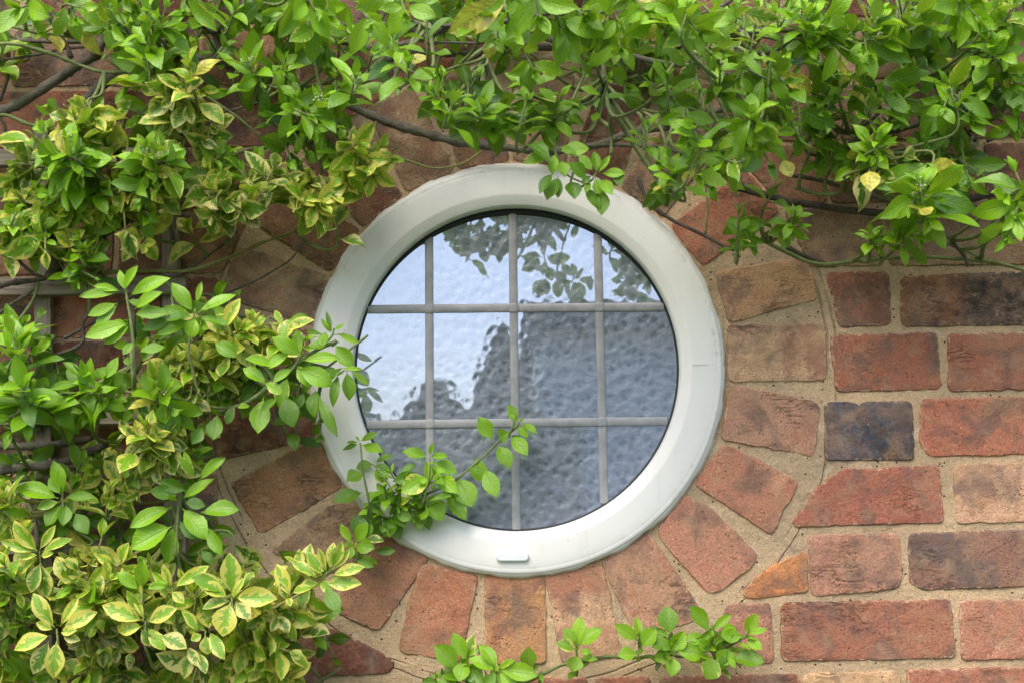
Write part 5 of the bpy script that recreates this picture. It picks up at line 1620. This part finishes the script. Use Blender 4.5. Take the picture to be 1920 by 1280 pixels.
E.hand([w1(1715, 500, 1740, 195, 'G', .40), w1(1700, 510, 1570, 320, 'g', .48), w1(1730, 510, 1970, 330, 'g', .48), w1(1690, 560, 1480, 480, 'm', .55), w1(1720, 580, 1860, 560, 'G', .4), w1(1700, 600, 1660, 780, 'm', .85),
        w1(1700, 590, 1700, 530, 'G', .6)], (), 'G', 50)
E.hand([w1(1190, 760, 1190, 520, 'g', .60), w1(1240, 760, 1300, 720, 'd', .6), w1(1270, 860, 1230, 780, 'd', .5), w1(1320, 800, 1340, 900, 'g', .3)], (), 'g', 35)
E.hand([w2(440, 450, 185, 285, 'G', .40), w2(440, 430, 410, 200, 'G', .38), w2(420, 590, 215, 610, 'g', .60), w2(470, 520, 620, 330, 'g', .62), w2(430, 600, 440, 680, 'g', .4), w2(560, 420, 620, 320, 'g', .5)], (), 'G', 50)
E.hand([w2(775, 390, 725, 85, 'g', .60), w2(770, 400, 620, 360, 'g', .35), w2(790, 560, 570, 430, 'g', .45), w2(790, 590, 605, 650, 'G', .62), w2(770, 560, 920, 350, 'g', .60), w2(830, 560, 1120, 600, 'g', .62),
        w2(800, 620, 780, 835, 'G', .62), w2(780, 590, 835, 600, 'G', .5), w2(700, 480, 580, 520, 'd', .6), w2(760, 560, 700, 430, 'g', .4)], (), 'G', 52)
E.hand([w2(1190, 370, 975, 85, 'g', .42), w2(1200, 350, 1420, 165, 'G', .28), w2(1150, 480, 940, 400, 'g', .50), w2(1180, 560, 1070, 440, 'g', .6), w2(1260, 440, 1100, 400, 'g', .5), w2(1300, 380, 1460, 310, 'g', .6),
        w2(1240, 500, 1320, 420, 'g', .6), w2(1560, 370, 1690, 165, 'G', .48), w2(1570, 380, 1800, 330, 'G', .28), w2(1540, 400, 1310, 400, 'G', .5), w2(1580, 430, 1740, 550, 'G', .52),
        w2(1410, 530, 1290, 710, 'G', .75), w2(1280, 640, 1150, 855, 'g', .75), w2(1400, 640, 1770, 680, 'g', .48), w2(1370, 620, 1470, 750, 'G', .35), w2(1390, 560, 1470, 550, 'G', .5), w2(1200, 560, 1110, 530, 'd', .5), w2(1320, 600, 1340, 760, 'd', .7), w2(1440, 480, 1320, 470, 'd', .5)],
       (), 'G', 55)
feed(E, '''
1198 1195 100 34 g 50 6 t.5; 1262 1205 60 38 g 52 8 t.5; 1245 1215 -120 36 g 46 6 t.5; 1335 1200 100 40 g 52 8 t.5; 1360 1215 -60 38 G 52 6 t.5; 1322 1225 -110 38 g 46 6 t.5; 1395 1195 30 34 G 58 6 t.5; 1082 1215 90 34 g 46 6 t.5
''')
E.finish()
E2 = Shrub('creeping_shoot', 'cluster of fresh green leaves rising at the bottom edge of the wall under the window', 'shoot', tuple(at(900, 1300, .02)))
E2.branch([(880, 1330, .03), (885, 1290, .04), (878, 1250, .05), (876, 1235, .05)], (2.6, 2), M_GREEN, 7, False)
E2.branch([(940, 1330, .03), (935, 1290, .05), (932, 1258, .06)], (2.4, 2), M_GREEN, 7, False)
E2.branch([(800, 1310, .03), (840, 1300, .03), (885, 1300, .04), (940, 1310, .03)], (2.6, 2), M_GREEN, 7, False)
E2.hand([w1(540, 660, 390, 370, 'g', .42), w1(550, 650, 610, 390, 'c', .42), w1(450, 740, 200, 500, 'g', .52), w1(530, 680, 450, 885, 'G', .7), w1(560, 620, 660, 520, 'g', .4), w1(540, 700, 700, 900, 'd', .6), w1(450, 870, 230, 900, 'g', .6), w1(240, 900, 60, 880, 'd', .5), w1(420, 860, 300, 820, 'g', .5), w1(600, 900, 560, 760, 'd', .6)],
        (), 'G', 65)
E2.hand([w1(850, 740, 675, 500, 'm', .46), w1(840, 770, 560, 640, 'G', .42), w1(870, 750, 1050, 655, 'm', .28), w1(890, 770, 1290, 820, 'G', .42), w1(880, 780, 1070, 960, 'G', .5), w1(850, 790, 720, 960, 'g', .55), w1(860, 790, 880, 990, 'g', .6), w1(1000, 850, 1160, 900, 'd', .5), w1(920, 740, 1110, 700, 'd', .4)],
        (), 'G', 75)
feed(E2, '''
872 1250 100 48 g 58 8 t.5; 840 1268 150 44 d 50 6 t.5; 935 1262 60 46 g 62 8 t.5; 970 1270 20 40 d 52 6 t.5; 905 1275 -80 44 g 56 6 t.5; 820 1280 120 40 d 48 6 t.5
''')
E2.finish()

# ------------------------------------------------------------------ the garden behind the camera, seen only in the glass
M_WALLG = simple('grey_render', (.70, .69, .63), .9, 0, 3, .12, .004)
M_DARKT = simple('dark_fascia', (.06, .065, .06), .7)
M_ROOF = simple('mossy_felt', (.065, .075, .055), .95, 0, 5, .3)
M_DOOR = simple('grey_door', (.17, .18, .20), .6)
ga = empty('garage', (4.2, -10.5, zs))
tag(ga, 'grey rendered flat roofed garage reflected in the right half of the glass', 'garage')
gh = 1.60   # eaves above the window's level
b_ = MB(); b_.box((4.2, -12.4, (zs+gh)/2), (4.0, 2.0, (gh-zs)/2)); b_.build('wall', M_WALLG, ga)
b_ = MB(); b_.box((4.2, -12.4, gh+.085), (4.1, 2.12, .08)); b_.build('roof', M_ROOF, ga)
b_ = MB(); b_.box((4.2, -10.24, gh+.03), (4.12, .02, .11)); b_.build('fascia', M_DARKT, ga)
b_ = MB(); b_.box((5.6, -10.38, zs+1.05), (1.25, .015, 1.05)); b_.build('door', M_DOOR, ga)
M_HEDGE = simple('far_foliage', (.045, .085, .03), .7, 0, 4, .4)
M_BLOOM = simple('pale_blossom', (.55, .47, .36), .8, 0, 8, .2)


def crown_mesh(n, samp, size, name, mat, parent):
    V = np.zeros((n*4, 3)); F = []
    for i in range(n):
        p = samp()
        a = Vector((ru(-1, 1), ru(-1, 1), ru(-1, 1))).normalized()
        b = a.orthogonal().normalized()
        c = a.cross(b)
        s = size*ru(.6, 1.3)
        V[i*4:(i+1)*4] = [p-b*s*.5, p+c*s*.28, p+b*s*.5, p-c*s*.28]
        F.append((i*4, i*4+1, i*4+2, i*4+3))
    me = bpy.data.meshes.new(name)
    me.from_pydata(V.tolist(), [], F)
    return link(name, me, mat, parent)


def tree(name, label, x, y, top, rad, n, size, shape, mat=None):
    t = empty(name, (x, y, zs))
    tag(t, label, 'tree' if 'tree' in name else 'shrub')
    tk = MB()
    tk.tube([(x, y, zs), (x+.03, y, zs+.6), (x-.02, y, (top+zs)/2), (x, y, top-.25)], [.09, .075, .05, .015], 8)
    for k in range(7):
        z0 = zs+(top-zs)*(.15+.1*k)
        a = ru(0, 6.28); l = rad*.7
        tk.tube([(x, y, z0), (x+math.cos(a)*l*.5, y+math.sin(a)*l*.5, z0+.15), (x+math.cos(a)*l, y+math.sin(a)*l, z0+.25)], [.03, .02, .008], 6)
    tk.build('trunk', M_BARKD, t, True)
    lumps = [(ru(0, 6.28), ru(.0, 1), ru(.12, .3)) for _ in range(40)]

    def samp():
        while True:
            h = random.random()
            if shape == 'cone':
                rr = rad*(1-h)**.8*(.85+.25*math.sin(h*23+1)) + .03
            else:
                rr = rad*math.sqrt(max(0, 1-(2*h-1)**2))*(.85+.2*math.sin(h*11))
            a = ru(0, 6.28)
            r_ = rr*math.sqrt(random.random())*(1+.25*math.sin(a*5+h*9))
            return Vector((x+math.cos(a)*r_, y+math.sin(a)*r_, zs+.25+(top-zs-.25)*h))
    crown_mesh(n, samp, size, 'crown', mat or M_HEDGE, t)


tree('conifer_tree', 'pointed conifer reflected in the glass beside the garage', -.07, -8.2, 1.24, .50, 8000, .11, 'cone')
tree('round_shrub', 'low round shrub reflected at the lower left of the glass', -.50, -8.1, .86, .48, 6000, .12, 'ball')
hd = empty('garden_hedge', (-3, -9.2, zs))
tag(hd, 'dark green garden hedge reflected low in the left panes', 'hedge')


def hedge_pt():
    x = ru(-8, .5)
    return Vector((x, ru(-9.5, -8.9), ru(zs, .66+.07*math.sin(x*4.3)+.05*math.sin(x*11))))


crown_mesh(20000, lambda: hedge_pt(), .11, 'foliage', M_HEDGE, hd)
